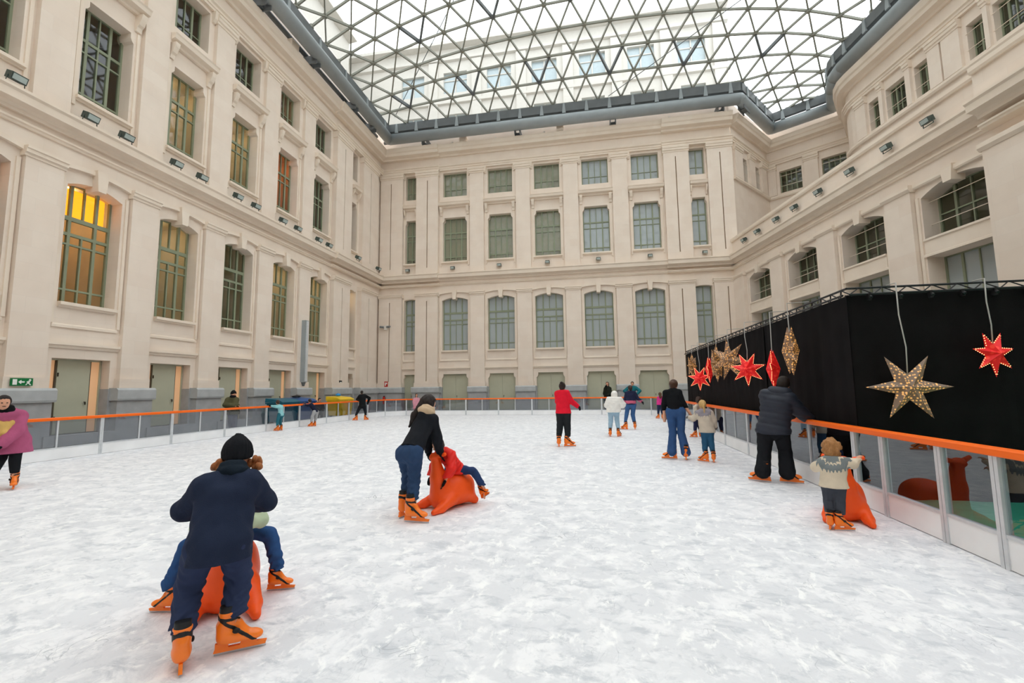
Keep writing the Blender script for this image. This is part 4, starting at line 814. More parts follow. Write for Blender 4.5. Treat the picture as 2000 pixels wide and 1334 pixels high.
# ---------------------------------------------------------------- implicit-surface modelling for bodies, clothes and sleds
class Field:
    def __init__(s, lo, hi, h):
        s.lo = np.array(lo, float); s.h = h; s.n = np.maximum(4, np.ceil((np.array(hi)-s.lo)/h).astype(int)+1)
        s.D = np.full(s.n, .5, np.float32); s.ax = [s.lo[i] + h*np.arange(s.n[i]) for i in range(3)]
    def sub(s, lo, hi, m):
        a = np.clip(np.floor((np.array(lo)-m-s.lo)/s.h).astype(int), 0, s.n); b = np.clip(np.ceil((np.array(hi)+m-s.lo)/s.h).astype(int)+1, 0, s.n)
        sl = tuple(slice(x, y) for x, y in zip(a, b))
        if any(x >= y for x, y in zip(a, b)): return None, None
        return sl, np.stack(np.meshgrid(*[s.ax[i][sl[i]] for i in range(3)], indexing='ij'), -1).astype(np.float32)
    def blend(s, sl, d, k):
        A = s.D[sl]
        if k <= 0: s.D[sl] = np.minimum(A, d); return
        t = np.clip(.5+.5*(d-A)/k, 0, 1); s.D[sl] = d*(1-t)+A*t-k*t*(1-t)
    def cone(s, a, b, ra, rb, k=.02, side=None, sc=1.):
        a = np.array(a, float); b = np.array(b, float); r = max(ra, rb)*max(1, sc)
        sl, P = s.sub(np.minimum(a,b)-r, np.maximum(a,b)+r, k+2*s.h)
        if sl is None: return
        q = P-a; ab = b-a
        if side is not None and sc != 1:
            sd = np.array(side, float); sd /= np.linalg.norm(sd); q = q - (q@sd)[...,None]*sd*(1-1/sc); ab = ab - ab.dot(sd)*sd*(1-1/sc)
        t = np.clip((q@ab)/max(1e-9, ab.dot(ab)), 0, 1); d = np.linalg.norm(q-t[...,None]*ab, axis=-1) - (ra+(rb-ra)*t)
        s.blend(sl, d, k)
    def ell(s, c, r, R=None, k=.02):
        c = np.array(c, float); r = np.array(r, float); m = r.max()
        sl, P = s.sub(c-m, c+m, k+2*s.h)
        if sl is None: return
        q = P-c
        if R is not None: q = q@np.array(R, float).T
        n = np.linalg.norm(q/r, axis=-1); g = np.linalg.norm(q/(r*r), axis=-1)
        s.blend(sl, n*(n-1)/np.maximum(g, 1e-6), k)
    def P(s): return np.stack(np.meshgrid(*s.ax, indexing='ij'), -1).astype(np.float32)
    def cut(s, p, n):
        n = np.array(n, float); n /= np.linalg.norm(n); s.D = np.maximum(s.D, (s.P()-np.array(p))@n).astype(np.float32)
    def wob(s, amp, fr, ph=0):
        P = s.P(); s.D = s.D + amp*(np.sin(fr*P[...,0]+ph)*np.sin(fr*1.13*P[...,1]+1.7*ph)+np.sin(fr*.9*P[...,2]+2+ph)*np.sin(fr*1.2*P[...,0]+.5))*.5
    def net(s, name):
        D = s.D; D[0]=D[-1]=.5; D[:,0]=D[:,-1]=.5; D[:,:,0]=D[:,:,-1]=.5
        I = D < 0; n = s.n-1; cnt = np.zeros(n, np.float32); acc = np.zeros((*n, 3), np.float32)
        def cs(o): return tuple(slice(o[i], o[i]+n[i]) for i in range(3))
        cor = [(i,j,k) for i in (0,1) for j in (0,1) for k in (0,1)]
        for a in cor:
            for ax in range(3):
                if a[ax]: continue
                b = list(a); b[ax] = 1; da, db = D[cs(a)], D[cs(b)]; m = (da < 0) != (db < 0)
                t = np.where(m, da/np.where(m, da-db, 1), 0)
                for x in range(3): acc[..., x] += m*(a[x] + (t if x == ax else 0))
                cnt += m
        act = cnt > 0; idx = np.full(n, -1, np.int64); idx[act] = np.arange(act.sum())
        V = (np.argwhere(act) + acc[act]/cnt[act][:,None])*s.h + s.lo
        F = []
        for ax in range(3):
            b, c = (ax+1) % 3, (ax+2) % 3
            sa = [slice(1,-1)]*3; sb = [slice(1,-1)]*3; sa[ax] = slice(0,-1); sb[ax] = slice(1,None)
            A, B = I[tuple(sa)], I[tuple(sb)]; q = np.argwhere(A != B)
            if not len(q): continue
            fl = A[tuple(q.T)]; off = np.ones(3, int); off[ax] = 0; q = q+off
            eb = np.eye(3, dtype=int)[b]; ec = np.eye(3, dtype=int)[c]
            f = np.stack([idx[tuple((q-x).T)] for x in (0*eb, eb, eb+ec, ec)], 1)
            f[~fl] = f[~fl][:, ::-1]; F.append(f[:, ::-1][:, ::-1])
        F = np.concatenate(F) if F else np.zeros((0,4), int); F = F[(F >= 0).all(1)]
        return V, F
def build(fld, name, mt, parent=None, org=(0,0,0), M=None, **k):
    V, F = fld.net(name)
    if len(F) == 0: return None
    return put(name, mesh_np(name, V-np.array(org), F), mt, parent, M, **k)

# ---------------------------------------------------------------- ice skate (one prototype, copied to every skater)
def skate_proto():
    f = Field((-.12,-.17,.0), (.12,.24,.36), .0055)
    f.cone((0,-.035,.285),(0,-.03,.15), .058,.052, .02); f.cone((0,-.045,.115),(0,.03,.12), .05,.05, .03); f.cone((0,.0,.125),(0,.13,.098), .05,.041, .03)
    f.ell((0,.15,.098), (.043,.05,.034), None, .02); f.cone((0,-.075,.20),(0,-.06,.12), .03,.035,.03); f.cone((0,.035,.2),(0,.07,.14), .03,.03,.03)
    f.cut((0,0,.078), (0,0,-1)); f.cut((0,0,.295), (0,0,1)); D0 = f.D.copy(); b = mesh_np('boot', *f.net('boot'))
    h = MB().poly([(-.115,.02),(.215,.02),(.225,.045),(.16,.05),(.15,.08),(.06,.08),(.05,.048),(-.02,.048),(-.03,.08),(-.105,.08),(-.105,.05)], -.012, .012)
    h.v = [(y, x, z) for x, y, z in h.v]; h.f = [t[::-1] for t in h.f]
    bl = MB().box(-.002,.002,-.11,.22,0,.022)
    SD = []
    for c, n in (((0,.035,.165), (0,.62,.78)), ((0,-.03,.25), (0,.12,1))):
        g = Field((-.12,-.17,.0), (.12,.24,.36), .0055); g.D = D0.copy()-.004; n = np.array(n)/np.linalg.norm(n); g.D = np.maximum(g.D, np.abs((g.P()-np.array(c))@n)-.011).astype(np.float32); SD.append(g)
    SD[0].D = np.minimum(SD[0].D, SD[1].D); SD[0].ell((.06,.03,.17), (.012,.026,.02), None, .004); st = mesh_np('strap', *SD[0].net('strap'))
    lf = Field((-.1,-.13,.25), (.1,.08,.36), .006); lf.cone((0,-.035,.27),(0,-.037,.325), .054,.05,.01); lf.cut((0,0,.335),(0,0,1)); ln = mesh_np('liner', *lf.net('liner'))
    return b, h.mesh('blade_holder'), bl.mesh('blade'), st, ln
SKB, SKH, SKL, SKS, SKC = skate_proto()
def skate(parent, loc, yaw, sc, pitch=0, org=(0,0,0)):
    Mx = T(*(Vector(loc)-Vector(org))) @ RZ(math.radians(yaw)-math.pi/2) @ Matrix.Rotation(pitch, 4, 'X') @ S(sc, sc, sc)
    o = put('ice_skate', SKB, M['orange_skate'], parent, Mx)
    put('blade_holder', SKH, M['orange_skate'], o); put('blade', SKL, M['blade'], o); put('strap', SKS, M['black_plastic'], o); put('liner', SKC, M['black_plastic'], o)
def shoe_proto():
    f = Field((-.1,-.16,-.01), (.1,.24,.16), .008); f.cone((0,-.06,.05),(0,.12,.035), .048,.042,.03); f.cone((0,-.05,.12),(0,-.03,.05),.045,.045,.03); f.cut((0,0,0),(0,0,-1)); return mesh_np('shoe', *f.net('shoe'))
SHB = shoe_proto()

# ---------------------------------------------------------------- people
M['skin'] = mat('skin', '#d9a184', .5, .06, 9); M['eye'] = mat('dark_eye', '#2a201c', .2, 0); M['lips'] = mat('lips', '#a8524c', .45, 0)
_cl = {}
def cloth(c, style='plain'):
    if (c, style) not in _cl:
        _cl[c, style] = mat('%s_cloth_%s' % (style, c[1:]), c, .55 if style == 'puffer' else .85, .10, 7, .35 if style == 'knit' else .15, 140 if style == 'knit' else 45, spec=.3 if style == 'puffer' else .15)
    return _cl[c, style]
def hairm(c):
    if c not in _cl: _cl[c] = mat('hair_'+c[1:], c, .5, .3, 30, .4, 80, stretch=(6,6,1))
    return _cl[c]
def person(key, Sx, label, look, top, legs, hair=None, hat=None, gloves=None, scarf=None, feet=None, skates=True, hh=None, hood=None, extra=None, pitch=(0,0), nod=-.15, group=None):
    J = {n: np.array(v, float) for n, v in zip(JN, JT[key])}
    for s in 'LR':
        mn = .15*Sx/1.7+.02
        if J['an'+s][2] < mn: J['an'+s][2] = mn
    base = (J['hipL']+J['hipR'])/2; org = np.array([base[0], base[1], 0.]); dist = np.linalg.norm(base[:2]); h = min(.028, max(.0075, dist*.0016))
    allp = np.array(list(J.values())); lo = allp.min(0)-.2; hi = allp.max(0)+.2; lo[2] = max(lo[2], -.01); hi[2] += .08
    u_ = lambda v: v/max(1e-9, np.linalg.norm(v))
    side = u_(J['shR']-J['shL']); hc = base; cc = (J['shL']+J['shR'])/2; spine = u_(cc-hc); front = u_(np.cross(spine, -side)); front = -front if np.dot(front[:2], [math.cos(math.radians(look)), math.sin(math.radians(look))]) < 0 else front
    hh = hh or .066*Sx; a = math.radians(look); fh = u_(np.array([math.cos(a), math.sin(a), nod])); uph = u_(np.array([0,0,1.]) - fh*fh[2]); sh = np.cross(fh, uph); HR = np.stack([sh, fh, uph]); hd = J['head']
    k = .025*Sx
    Wd = np.linalg.norm(J['shR']-J['shL'])/2; rc = max(.046*Sx, min(.062*Sx, Wd/1.4))
    def torso(f, e, hem=0., arms=True, sleeve=1.0, flare=0., legs_=False):
        ch = cc - spine*.06*Sx; wa = hc + spine*.10*Sx
        f.cone(hc, wa, .064*Sx+e, .054*Sx+e, k, side, 1.42); f.cone(wa, ch, .054*Sx+e, rc+e, k, side, 1.42)
        for s in 'LR': f.cone(J['neck']-spine*.02*Sx, J['sh'+s]-spine*.004*Sx, .03*Sx+e, .033*Sx+e, k)
        if hem > 0: f.cone(hc - np.array([0,0,hem]), hc, .064*Sx+e+flare, .064*Sx+e, k, side, 1.42)
        if arms:
            for s in 'LR':
                A, B, C_ = J['sh'+s], J['el'+s], J['ha'+s]; C2 = B+(C_-B)*sleeve
                f.cone(A, B, .033*Sx+e, .027*Sx+e, k*.5); f.cone(B, C2, .028*Sx+e, .021*Sx+e*.8, k*.4)
    def leg(f, e, flare=0., top_=True):
        if top_: f.cone(J['hipL']-spine*.022*Sx, J['hipR']-spine*.022*Sx, .054*Sx+e, .054*Sx+e, k); f.cone(hc-spine*.0, hc+spine*.07*Sx, .062*Sx+e, .056*Sx+e, k, side, 1.42)
        for s in 'LR':
            A, B, C_ = J['hip'+s], J['kn'+s], J['an'+s]
            f.cone(A, B, .058*Sx+e, .040*Sx+e, k*.5); f.cone(B, C_, .041*Sx+e, .027*Sx+e+flare, k*.5); f.cone(C_, C_-np.array([0,0,max(0., C_[2]-.16*Sx/1.7)]), .027*Sx+e+flare, .026*Sx+e+flare, k*.3)
            cb = u_(C_-B); bk = -front; f.cone(B+(C_-B)*.15+bk*.008*Sx, B+(C_-B)*.5+bk*.006*Sx, .036*Sx+e, .03*Sx+e, k*.6)
    def hand(f, e, sides='LR'):
        for s in sides:
            B, C_ = J['el'+s], J['ha'+s]; d = u_(C_-B); ac = u_(np.cross(d, np.array([0,0,1.]) if abs(d[2]) < .9 else front)); dn = np.cross(ac, d); dn = -dn if dn[2] > 0 else dn
            if abs(d[2]) > .85: dn = front
            w = C_ - d*.012*Sx; f.cone(w - d*.02*Sx, C_+d*.028*Sx, .017*Sx+e, .016*Sx+e, .01, ac, 1.5)
            for i, (o, ln) in enumerate(((-1.5,.9),(-.5,1.05),(.5,1),(1.5,.8))):
                b0 = C_+d*.036*Sx+ac*o*.0105*Sx; b1 = b0+(d*.85+dn*.4)*.022*Sx*ln; b2 = b1+(d*.35+dn*.9)*.02*Sx*ln
                f.cone(b0, b1, .0062*Sx+e*.6, .0056*Sx+e*.6, .004); f.cone(b1, b2, .0056*Sx+e*.6, .005*Sx+e*.6, .003)
            sg = 1 if s == 'L' else -1; t0 = C_+d*.005*Sx+ac*sg*.02*Sx; t1 = t0+(d*.7+ac*sg*.6)*.026*Sx; f.cone(t0, t1, .0075*Sx+e*.6, .0065*Sx+e*.6, .006); f.cone(t1, t1+(d*.9+dn*.4)*.018*Sx, .0065*Sx+e*.6, .0055*Sx+e*.6, .004)
    # body: one continuous skin surface
    f = Field(lo, hi, h); torso(f, -.006); leg(f, -.008); hand(f, 0)
    f.cone(J['neck']-uph*.03*Sx, hd-uph*hh*.55, .034*Sx, .034*Sx, .02)
    f.ell(hd+uph*hh*.12, (.70*hh,.84*hh,.88*hh), HR, .02); f.ell(hd-uph*hh*.42+fh*hh*.2, (.50*hh,.56*hh,.5*hh), HR, .04)
    f.cone(hd+fh*hh*.80+uph*hh*.08, hd+fh*hh*1.0-uph*hh*.2, .07*hh,.13*hh, .02)
    for s in (-1,1): f.ell(hd+sh*s*hh*.70-fh*hh*.02-uph*hh*.05, (.1*hh,.16*hh,.24*hh), HR, .008)
    body = build(f, 'person', M['skin'], None, org, label=label, cat='person', group=group); body.location = org
    P_ = dict(parent=body, org=org)
    em = cached('eyeb', lambda: MB().tube([(0,0,-1),(0,0,-.7),(0,0,0),(0,0,.7),(0,0,1)], 1, 8).mesh('eye', True)) if False else cached('eyeb2', lambda: (lambda g: (g.ell((0,0,0),(1,1,.62)), mesh_np('eye', *g.net('eye')))[1])(Field((-1.4,)*3, (1.4,)*3, .3)))
    for s in (-1,1): put('eye', em, M['eye'], body, Matrix.Translation(Vector(hd-org+fh*hh*.84+sh*s*hh*.28+uph*hh*.1)) @ S(hh*.12, hh*.12, hh*.12))
    put('mouth', em, M['lips'], body, Matrix.Translation(Vector(hd-org+fh*hh*.80-uph*hh*.46)) @ Matrix((sh, fh, uph)).transposed().to_4x4() @ S(hh*.24, hh*.08, hh*.1))
    # trousers
    lc, lst, lfl, lbulk = legs; f = Field(lo, hi, h); leg(f, .006+lbulk, lfl)
    if lst != 'tight': f.wob(.006, 55, Sx)
    f.cut(hc+spine*(.10 if top[3] > 0 else .055)*Sx, spine)
    sc = .62+.38*(Sx-.95)/.75
    if skates and lfl < .02 and lbulk < .02:
        P = f.P(); dl = np.linalg.norm(P-J['anL'], axis=-1); dr = np.linalg.norm(P-J['anR'], axis=-1); zz = [(J['an'+s][2]-.19*sc if J['an'+s][2]-.19*sc > .095 and Sx < 1 else 0)+.265*sc for s in 'LR']
        f.D = np.maximum(f.D, np.where(dl < dr, zz[0], zz[1])-P[...,2]).astype(np.float32)
    if lst != 'tight' and h < .012: P = f.P(); f.D = f.D + (.005*np.sin(P[...,2]*95+4*np.sin(P[...,0]*30))*np.clip((base[2]-.05-P[...,2])*5, 0, 1)).astype(np.float32)
    build(f, 'jeans' if lst == 'denim' else 'trousers', cloth(lc, 'plain'), **P_)
    # top garment
    tc, tst, tb, hem, nm = top; f = Field(lo, hi, h); torso(f, .012+tb, hem, True, .93, .035 if nm == 'coat' else .008)
    if tst == 'puffer':
        P = f.P(); q = (P-hc)@spine; f.D = f.D - .012*np.abs(np.sin(math.pi*q/(.055*Sx)))
    else:
        f.wob(.005, 38, Sx*3)
        if h < .012: f.wob(.009, 19, 1.3); f.wob(.003, 70, .4)
    if hem > 0: f.cut(hc-np.array([0,0,hem]), (0,0,-1))
    else: f.cut(hc+spine*(.025*Sx), -spine)
    nk = J['neck']; f.cone(nk-spine*.03*Sx, nk, .04*Sx+tb*.5, .036*Sx+tb*.5, .03); f.cut(nk+uph*.02*Sx, uph*.8+spine*.2)
    D0 = f.D.copy(); gar = build(f, nm, cloth(tc, tst), **P_)
    if extra:
        for (en, col, za, zb, inf) in extra:           # bands and yokes that lie on the garment
            g = Field(lo, hi, h); g.D = D0.copy() - inf; q = (g.P()-hc)@spine/(np.linalg.norm(cc-hc)); g.D = np.maximum(g.D, np.maximum((za-q)*.5, (q-zb)*.5)).astype(np.float32)
            
            if en == 'yoke': pp = g.P(); dv = pp-nk; ang = np.arctan2(dv[...,1], dv[...,0]); g.D = np.maximum(D0-inf, np.linalg.norm(dv, axis=-1)-(za+.04*np.abs(((ang*6) % 2)-1))*Sx).astype(np.float32)
            build(g, en, cloth(col, 'knit'), gar, org)
    if hood:
        g = Field(lo, hi, h)
        if hood == 'up': g.ell(hd+uph*hh*.1-fh*hh*.1, (1.12*hh,1.2*hh,1.2*hh), HR, .02); g.cone(hd-uph*hh*.8-fh*.2*hh, hd-uph*hh*.3, 1.1*hh, 1.0*hh, .03); sub_face(g, hd, fh, uph, hh, .55, .5)
        else: g.cone(nk-fh*hh*.5-side*.05*Sx-uph*.01, nk-fh*hh*.55+side*.05*Sx-uph*.01, .05*Sx, .05*Sx, .03); g.cone(nk-fh*hh*.3-side*.06*Sx, nk+side*.06*Sx-fh*hh*.3, .045*Sx, .045*Sx, .03)
        build(g, 'hood', cloth(tc, tst), gar, org)
    if scarf:
        g = Field(lo, hi, h); c0 = J['neck']+uph*.01*Sx
        for i in range(12):
            q, q2 = 2*math.pi*i/12, 2*math.pi*(i+1)/12; R_ = .045*Sx
            g.cone(c0+sh*R_*math.cos(q)+fh*R_*math.sin(q), c0+sh*R_*math.cos(q2)+fh*R_*math.sin(q2), .026*Sx, .026*Sx, .015); g.cone(c0+uph*.03*Sx+sh*R_*.85*math.cos(q)+fh*R_*.85*math.sin(q), c0+uph*.03*Sx+sh*R_*.85*math.cos(q2)+fh*R_*.85*math.sin(q2), .02*Sx, .02*Sx, .012)
        g.wob(.004, 60, 2); build(g, 'neck_warmer', cloth(scarf, 'knit'), **P_)
    # hair and hats
    if hair:
        hcol, hst = hair; g = Field(lo-.05, hi+.05, h)
        if not hat: g.ell(hd+uph*hh*.16-fh*hh*.1, (.84*hh,.92*hh,.98*hh), HR, .02); g.cone(hd-fh*hh*.35-uph*hh*.1, hd-fh*hh*.4-uph*hh*.5, .6*hh, .5*hh, .03); sub_face(g, hd, fh, uph, hh, .28, .52)
        if hst == 'long': g.cone(hd-fh*hh*.45, hd-fh*hh*.7-uph*hh*1.6, .72*hh, .62*hh, .04, sh, 1.15); g.cone(hd-fh*hh*.7-uph*hh*1.6, hd-fh*hh*.75-uph*hh*2.6, .6*hh, .3*hh, .04, sh, 1.2)
        if hst == 'bun': g.ell(hd-fh*hh*.95+uph*hh*.75, (.42*hh,)*3, None, .02)
        if hst == 'low_bun': g.ell(hd-fh*hh*1.0-uph*hh*.05, (.5*hh,.42*hh,.45*hh), HR, .03)
        if hst == 'braid':
            for i in range(7): g.ell(hd-fh*hh*(1.0-.02*i)-uph*hh*(.1+.36*i), (.26*hh,)*3, None, .012)
        if hst == 'curly':
            rs = np.random.RandomState(3)
            for i in range(60):
                v = rs.normal(size=3); v = u_(v); p = hd+uph*hh*.05-fh*hh*.1+HR.T@(v*np.array([.9,.9,1.0])*hh)
                if np.dot(v, [0,1,0]) > .35 and v[2] < .5 or v[2] < -.9: continue
                g.ell(p - uph*hh*.2*(v[2]<0), (.22*hh,.22*hh,.32*hh), None, .008)
        if hst == 'side_curls':
            rs = np.random.RandomState(5)
            for s in (-1,1):
                for i in range(9): g.ell(hd+sh*s*hh*rs.uniform(.75,1.35)-uph*hh*rs.uniform(.35,.95)+fh*hh*rs.uniform(-.4,.3), (.2*hh,.2*hh,.24*hh), None, .01)
        if hst == 'drape':      # hair falling forward over one shoulder
            g.cone(hd-fh*hh*.3, hd-sh*hh*.9-uph*hh*1.9-fh*hh*.5, .8*hh, .45*hh, .05); g.cone(hd-sh*hh*.9-uph*hh*1.9-fh*hh*.5, hd-sh*hh*1.3-uph*hh*3.2-fh*hh*.3, .42*hh, .16*hh, .04)
        g.wob(.006 if h < .012 else .004, 90, 1); build(g, 'hair', hairm(hcol), **P_)
    if hat:
        g = Field(lo, hi+.05, h); g.ell(hd+uph*hh*.2-fh*hh*.06, (.90*hh,1.0*hh,1.05*hh), HR, .02); g.cone(hd-uph*hh*.4-fh*hh*.25, hd, .72*hh, .8*hh, .03); g.cone(hd+uph*hh*.7-fh*.1*hh, hd+uph*hh*1.25-fh*hh*.15, .5*hh, .16*hh, .05)
        if h < .012: P = g.P(); ang = np.arctan2((P-hd)@fh, (P-hd)@sh); g.D = g.D - .003*np.cos(ang*26).astype(np.float32)
        g.cut(hd-uph*hh*.42-fh*hh*.6, -uph+fh*.42); hb = build(g, 'beanie', cloth(hat, 'knit'), **P_)
    if gloves:
        
        for s in 'LR': g = Field(J['ha'+s]-.16, J['ha'+s]+.16, min(h, .012)); hand(g, .004 if h < .015 else .012, s); build(g, 'glove', cloth(gloves, 'plain'), **P_)
    fa = feet or (look, look)
    for i, s in enumerate('LR'):
        an = J['an'+s]; sc = (.30+.41*Sx/1.7)*1.28 if Sx < 1.45 else 1.0*Sx/1.7+.02
        sc = .62+.38*(Sx-.95)/.75
        if skates:
            bz = an[2]-.19*sc; skate(body, (an[0], an[1], bz if bz > .095 and Sx < 1 else 0), fa[i], sc, pitch[i], org)
        else: put('shoe', SHB, M['black_plastic'], body, T(an[0]-org[0], an[1]-org[1], -.05) @ RZ(math.radians(fa[i])-math.pi/2) @ S(Sx/1.7, Sx/1.7, Sx/1.7))
    return body
def sub_face(g, hd, fh, uph, hh, a, b):
    q = g.P()-hd; R_ = np.maximum(a*hh-q@fh, q@uph-b*hh); g.D = np.maximum(g.D, -R_).astype(np.float32)

G = 'skaters on the ice'
person('boy', 1.40, 'boy in a navy sweater and black beanie pushing an orange sled away', 127, ('#222b40', 'knit', .024, .10, 'sweater'), ('#2c3652', 'denim', .012, .012), ('#a8683c', 'side_curls'), '#15171c', '#17191e', '#16212c', (135, 35), hh=.105, nod=-.35, group=G)
person('sage', .98, 'child in a sage green jacket riding the sled behind the boy', -53, ('#b5c4a6', 'plain', .02, .08, 'jacket'), ('#2d4f80', 'denim', .01, .008), ('#6d4a33', 'short'), None, '#b5c4a6', None, (20, 190), hh=.09, nod=-.4, group=G)
person('woman', 1.66, 'woman in a black sweater and jeans bending over an orange sled', 56, ('#1d2026', 'knit', .012, .0, 'sweater'), ('#2c4262', 'denim', 0, .004), ('#231b19', 'drape'), None, '#15161a', '#cdb597', (75, -5), nod=-.55, group=G)
person('redchild', .95, 'child in a red jacket leaning on the orange sled in mid rink', -123, ('#e3261c', 'puffer', .02, .06, 'jacket'), ('#2a3e66', 'denim', .01, .006), ('#2a1f1b', 'short'), None, '#17181b', None, (-40, 200), hh=.09, nod=-.6, pitch=(.5, .3), group=G)
pk = person('pink', 1.64, 'woman in a long pink coat with a yellow front patch at the picture edge', -25, ('#b0597c', 'plain', .05, .22, 'coat'), ('#17191d', 'tight', 0, .004), ('#241d1c', 'long'), None, '#131316', '#111113', (-35, 160), nod=-.25, group=G)
person('turq', 1.2, 'child in a turquoise top holding the barrier before the blue bins', 165, ('#93cdd2', 'knit', .012, .05, 'top'), ('#2c6c7a', 'tight', 0, .006), ('#4a3328', 'short'), None, '#1a1b1e', None, (185, 175), hh=.09, group=G)
person('navykid', 1.2, 'child in a navy top and grey trousers leaning on the barrier', 165, ('#1b2136', 'plain', .012, .03, 'top'), ('#a8a9ab', 'plain', .0, .01), ('#3a2920', 'short'), None, '#55586a', None, (190, 185), hh=.09, nod=-.35, group=G)
person('blackkid', 1.52, 'skater dressed all in black with legs apart by the far corner', 120, ('#17191b', 'plain', .025, .05, 'jacket'), ('#1d1f24', 'plain', .0, .01), ('#1c1715', 'short'), None, '#17181a', None, (200, 60), hh=.095, group=G)
person('pinkcoat', 1.2, 'girl in a dusty pink coat by the far barrier beyond the bending woman', -60, ('#cc8f9c', 'plain', .03, .2, 'coat'), ('#b6788a', 'tight', 0, .006), ('#3b2a22', 'long'), None, '#cc8f9c', None, (-60, -60), hh=.09, group=G)
person('red', 1.70, 'woman in a bright red jacket and black trousers gliding away', 80, ('#e21f35', 'plain', .022, .03, 'jacket'), ('#24272a', 'plain', .0, .016), ('#2a1f1a', 'bun'), None, '#17181b', None, (100, 15), group=G)
person('white', 1.42, 'hooded skater in a white puffer jacket and pale jeans', 80, ('#efeee8', 'puffer', .05, .04, 'jacket'), ('#9dbacd', 'denim', .006, .012), None, None, '#eeeae2', None, (100, 60), hood='up', hh=.095, group=G)
person('navypink', 1.6, 'girl in a navy sweater with a pink stripe and blue jeans', 95, ('#262a44', 'knit', .014, .02, 'sweater'), ('#3d608f', 'denim', 0, .006), ('#3b281f', 'low_bun'), None, '#1b1c20', None, (150, 80), extra=[('stripe', '#cc6480', .02, .36, .004)], group=G)
person('pinkgirl', 1.25, 'small girl in a magenta top far off beside the woman in black', 90, ('#d93d8e', 'plain', .012, .02, 'top'), ('#27304c', 'tight', 0, .006), ('#5a3d2c', 'long'), None, None, None, (130, 50), hh=.088, group=G)
person('blacksw', 1.70, 'woman in a fitted black top and flared blue jeans holding a girl by the hand', 60, ('#15171a', 'plain', .0, .0, 'top'), ('#34527f', 'denim', .046, .002), ('#4e3628', 'low_bun'), None, None, None, (170, 80), nod=-.35, group=G)
person('blonde', 1.24, 'blonde girl with a braid in a beige patterned sweater', 95, ('#cdc1b0', 'knit', .018, .03, 'sweater'), ('#2d5878', 'denim', 0, .006), ('#caa66b', 'braid'), None, '#77736f', None, (140, 80), hh=.092, extra=[('yoke', '#918c94', .125, 0, .005)], group=G)
person('darkchild', 1.15, 'dark-haired child in a beige top holding the barrier behind the blonde girl', 25, ('#d8cdbb', 'knit', .014, .04, 'top'), ('#262b4a', 'tight', 0, .006), ('#46362f', 'curly'), None, None, None, (170, 60), hh=.09, group=G)
person('man', 1.76, 'man in a dark hooded puffer jacket and baggy black trousers at the barrier', 40, ('#2a2f3b', 'puffer', .045, .06, 'jacket'), ('#1b1d21', 'plain', .045, .024), ('#2a221e', 'short'), None, '#1b1c20', None, (150, -20), hood='down', group=G)
person('toddler', .98, 'curly-haired toddler in a beige and grey patterned sweater pushing an orange sled', 67, ('#d9ccb6', 'knit', .016, .02, 'sweater'), ('#40444d', 'tight', 0, .008), ('#a9794a', 'curly'), None, None, None, (60, 5), hh=.092, extra=[('yoke', '#7c8486', .15, 0, .005), ('yoke', '#d9ccb6', .10, 0, .007), ('yoke', '#7c8486', .085, 0, .009)], group=G)
G2 = 'onlookers behind the barrier'
person('olive', 1.66, 'man in an olive jacket and dark hat standing behind the barrier', -10, ('#54523a', 'plain', .045, .08, 'jacket'), ('#7b8092', 'denim', .0, .012), ('#241d1a', 'short'), '#17181a', None, '#15161a', (-20, 20), skates=False, group=G2)
person('crouch', 1.4, 'person in black crouching behind the barrier beside the yellow bin', -20, ('#16171a', 'plain', .03, .04, 'jacket'), ('#1a1b1f', 'plain', .0, .012), ('#1a1615', 'short'), None, '#16171a', None, (-20, 0), skates=False, hh=.1, group=G2)
person('tealman', 1.80, 'man in a teal jacket with elbows out behind the far barrier', -90, ('#1f6d77', 'plain', .03, .05, 'jacket'), ('#2a2d35', 'plain', .0, .012), ('#2a211d', 'short'), None, None, None, (-100, -80), skates=False, group=G2)
person('darkwoman', 1.76, 'woman with long brown hair in dark green behind the far barrier', -105, ('#23281f', 'plain', .03, .1, 'jacket'), ('#22242a', 'plain', .0, .012), ('#4d3627', 'long'), None, '#17181b', None, (-100, -80), skates=False, group=G2)

# yellow patch on the pink coat
M['patch'] = cloth('#d9b36a', 'knit')
g = Field((-.16,-.16,-.16), (.16,.16,.16), .012); g.ell((0,0,0), (.10,.03,.12), None, .01); g.ell((-.075,0,.09), (.04,.025,.04), None, .02); g.ell((.075,0,.09), (.04,.025,.04), None, .02); g.ell((0,-.02,-.04), (.05,.03,.04), None, .02)
pv = np.array(JT['pink']); ctr = (pv[2]+pv[3])/2*.62 + (pv[8]+pv[9])/2*.38; fd = Vector((math.cos(-.45), math.sin(-.45), 0)); 
build(g, 'front_patch', M['patch'], pk, (0,0,0), Matrix.Translation(Vector(ctr) + fd*.185 - pk.location) @ RZ(-.45+math.pi/2) @ T(-.05,0,-.06) @ S(.95,1.2,1.25))
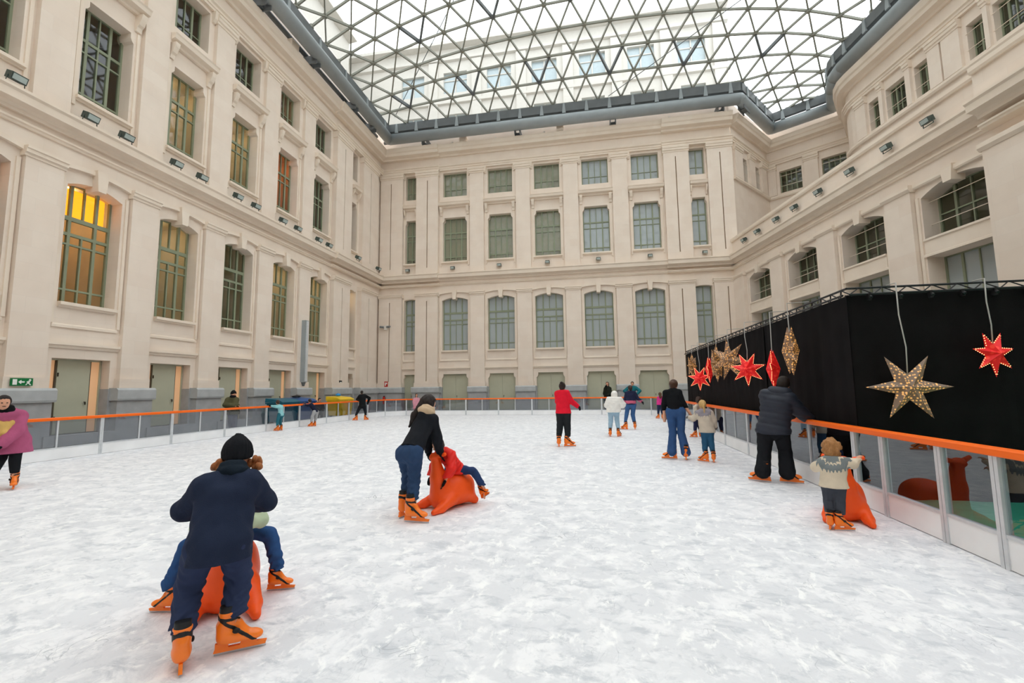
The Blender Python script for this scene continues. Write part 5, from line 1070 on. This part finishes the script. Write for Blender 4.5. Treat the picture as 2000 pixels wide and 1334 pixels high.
# ---------------------------------------------------------------- seal-shaped sleds
def sled_mesh():
    f = Field((-.34,-.48,-.01), (.34,.52,.84), .011)
    f.ell((0,-.12,.25), (.20,.27,.20), None, .05); f.ell((0,-.08,.16), (.21,.30,.15), None, .06)
    f.cone((0,.14,.16), (0,.20,.40), .18, .11, .08); f.cone((0,.20,.40), (0,.26,.68), .105, .058, .06); f.ell((0,.265,.70), (.07,.065,.05), None, .03)
    f.cone((0,.29,.70), (0,.325,.69), .036, .028, .03)
    for s in (-1, 1):
        f.cone((s*.03,.27,.70), (s*.20,.25,.745), .028, .016, .015)
        f.cone((s*.14,.10,.13), (s*.19,.30,.06), .085, .06, .05); f.cone((s*.19,.30,.055), (s*.215,.44,.035), .055, .034, .03)
        f.cone((s*.10,-.24,.12), (s*.13,-.33,.05), .08, .055, .06)
    f.cut((0,0,.004), (0,0,-1)); return mesh_np('sled', *f.net('sled'))
SLM = sled_mesh()
for (x, y), (fx, fy), lb in (((-2.84,3.22),(.6,-.8),'orange seal-shaped sled pushed by the boy in navy'), ((-2.01,6.18),(-.55,-.83),'orange seal-shaped sled held by the bending woman'), ((2.96,6.33),(-.39,-.92),'orange seal-shaped sled pushed by the toddler')):
    o = put('seal_sled', SLM, M['orange_sled'], M=T(x, y, 0) @ RZ(math.atan2(fy, fx)-math.pi/2), label=lb, cat='sled', group='orange sleds')
    put('grip', cached('grip', lambda: MB().tube([(-.205,.25,.746),(-.10,.262,.718)], .024, 8, r1=.03).mesh('grip')), M['orange_sled'], o); put('grip', cached('grip2', lambda: MB().tube([(.205,.25,.746),(.10,.262,.718)], .024, 8, r1=.03).mesh('grip')), M['orange_sled'], o)
# bags on the bins
def bag(loc, r, m, label, amp):
    f = Field((-r[0]*1.5,-r[1]*1.5,-.02), (r[0]*1.5,r[1]*1.5,r[2]*2.6), .02); f.ell((0,0,r[2]*.8), r, None, .02); f.cone((0,0,r[2]*1.5), (.02,0,r[2]*2.1), .05, .03, .04); f.wob(amp, 25, 1); f.cut((0,0,0),(0,0,-1))
    o = build(f, 'plastic_bag', M[m], None, (0,0,0), T(*loc), label=label, cat='bag')
bag((-15.2, 25.1, 1.27), (.16,.18,.09), 'bag_blue', 'small blue plastic bag lying on the yellow bin', .02)
bag((-15.25, 21.3, 1.27), (.2,.26,.07), 'bag_black', 'flat black bag lying on the blue bin', .02)
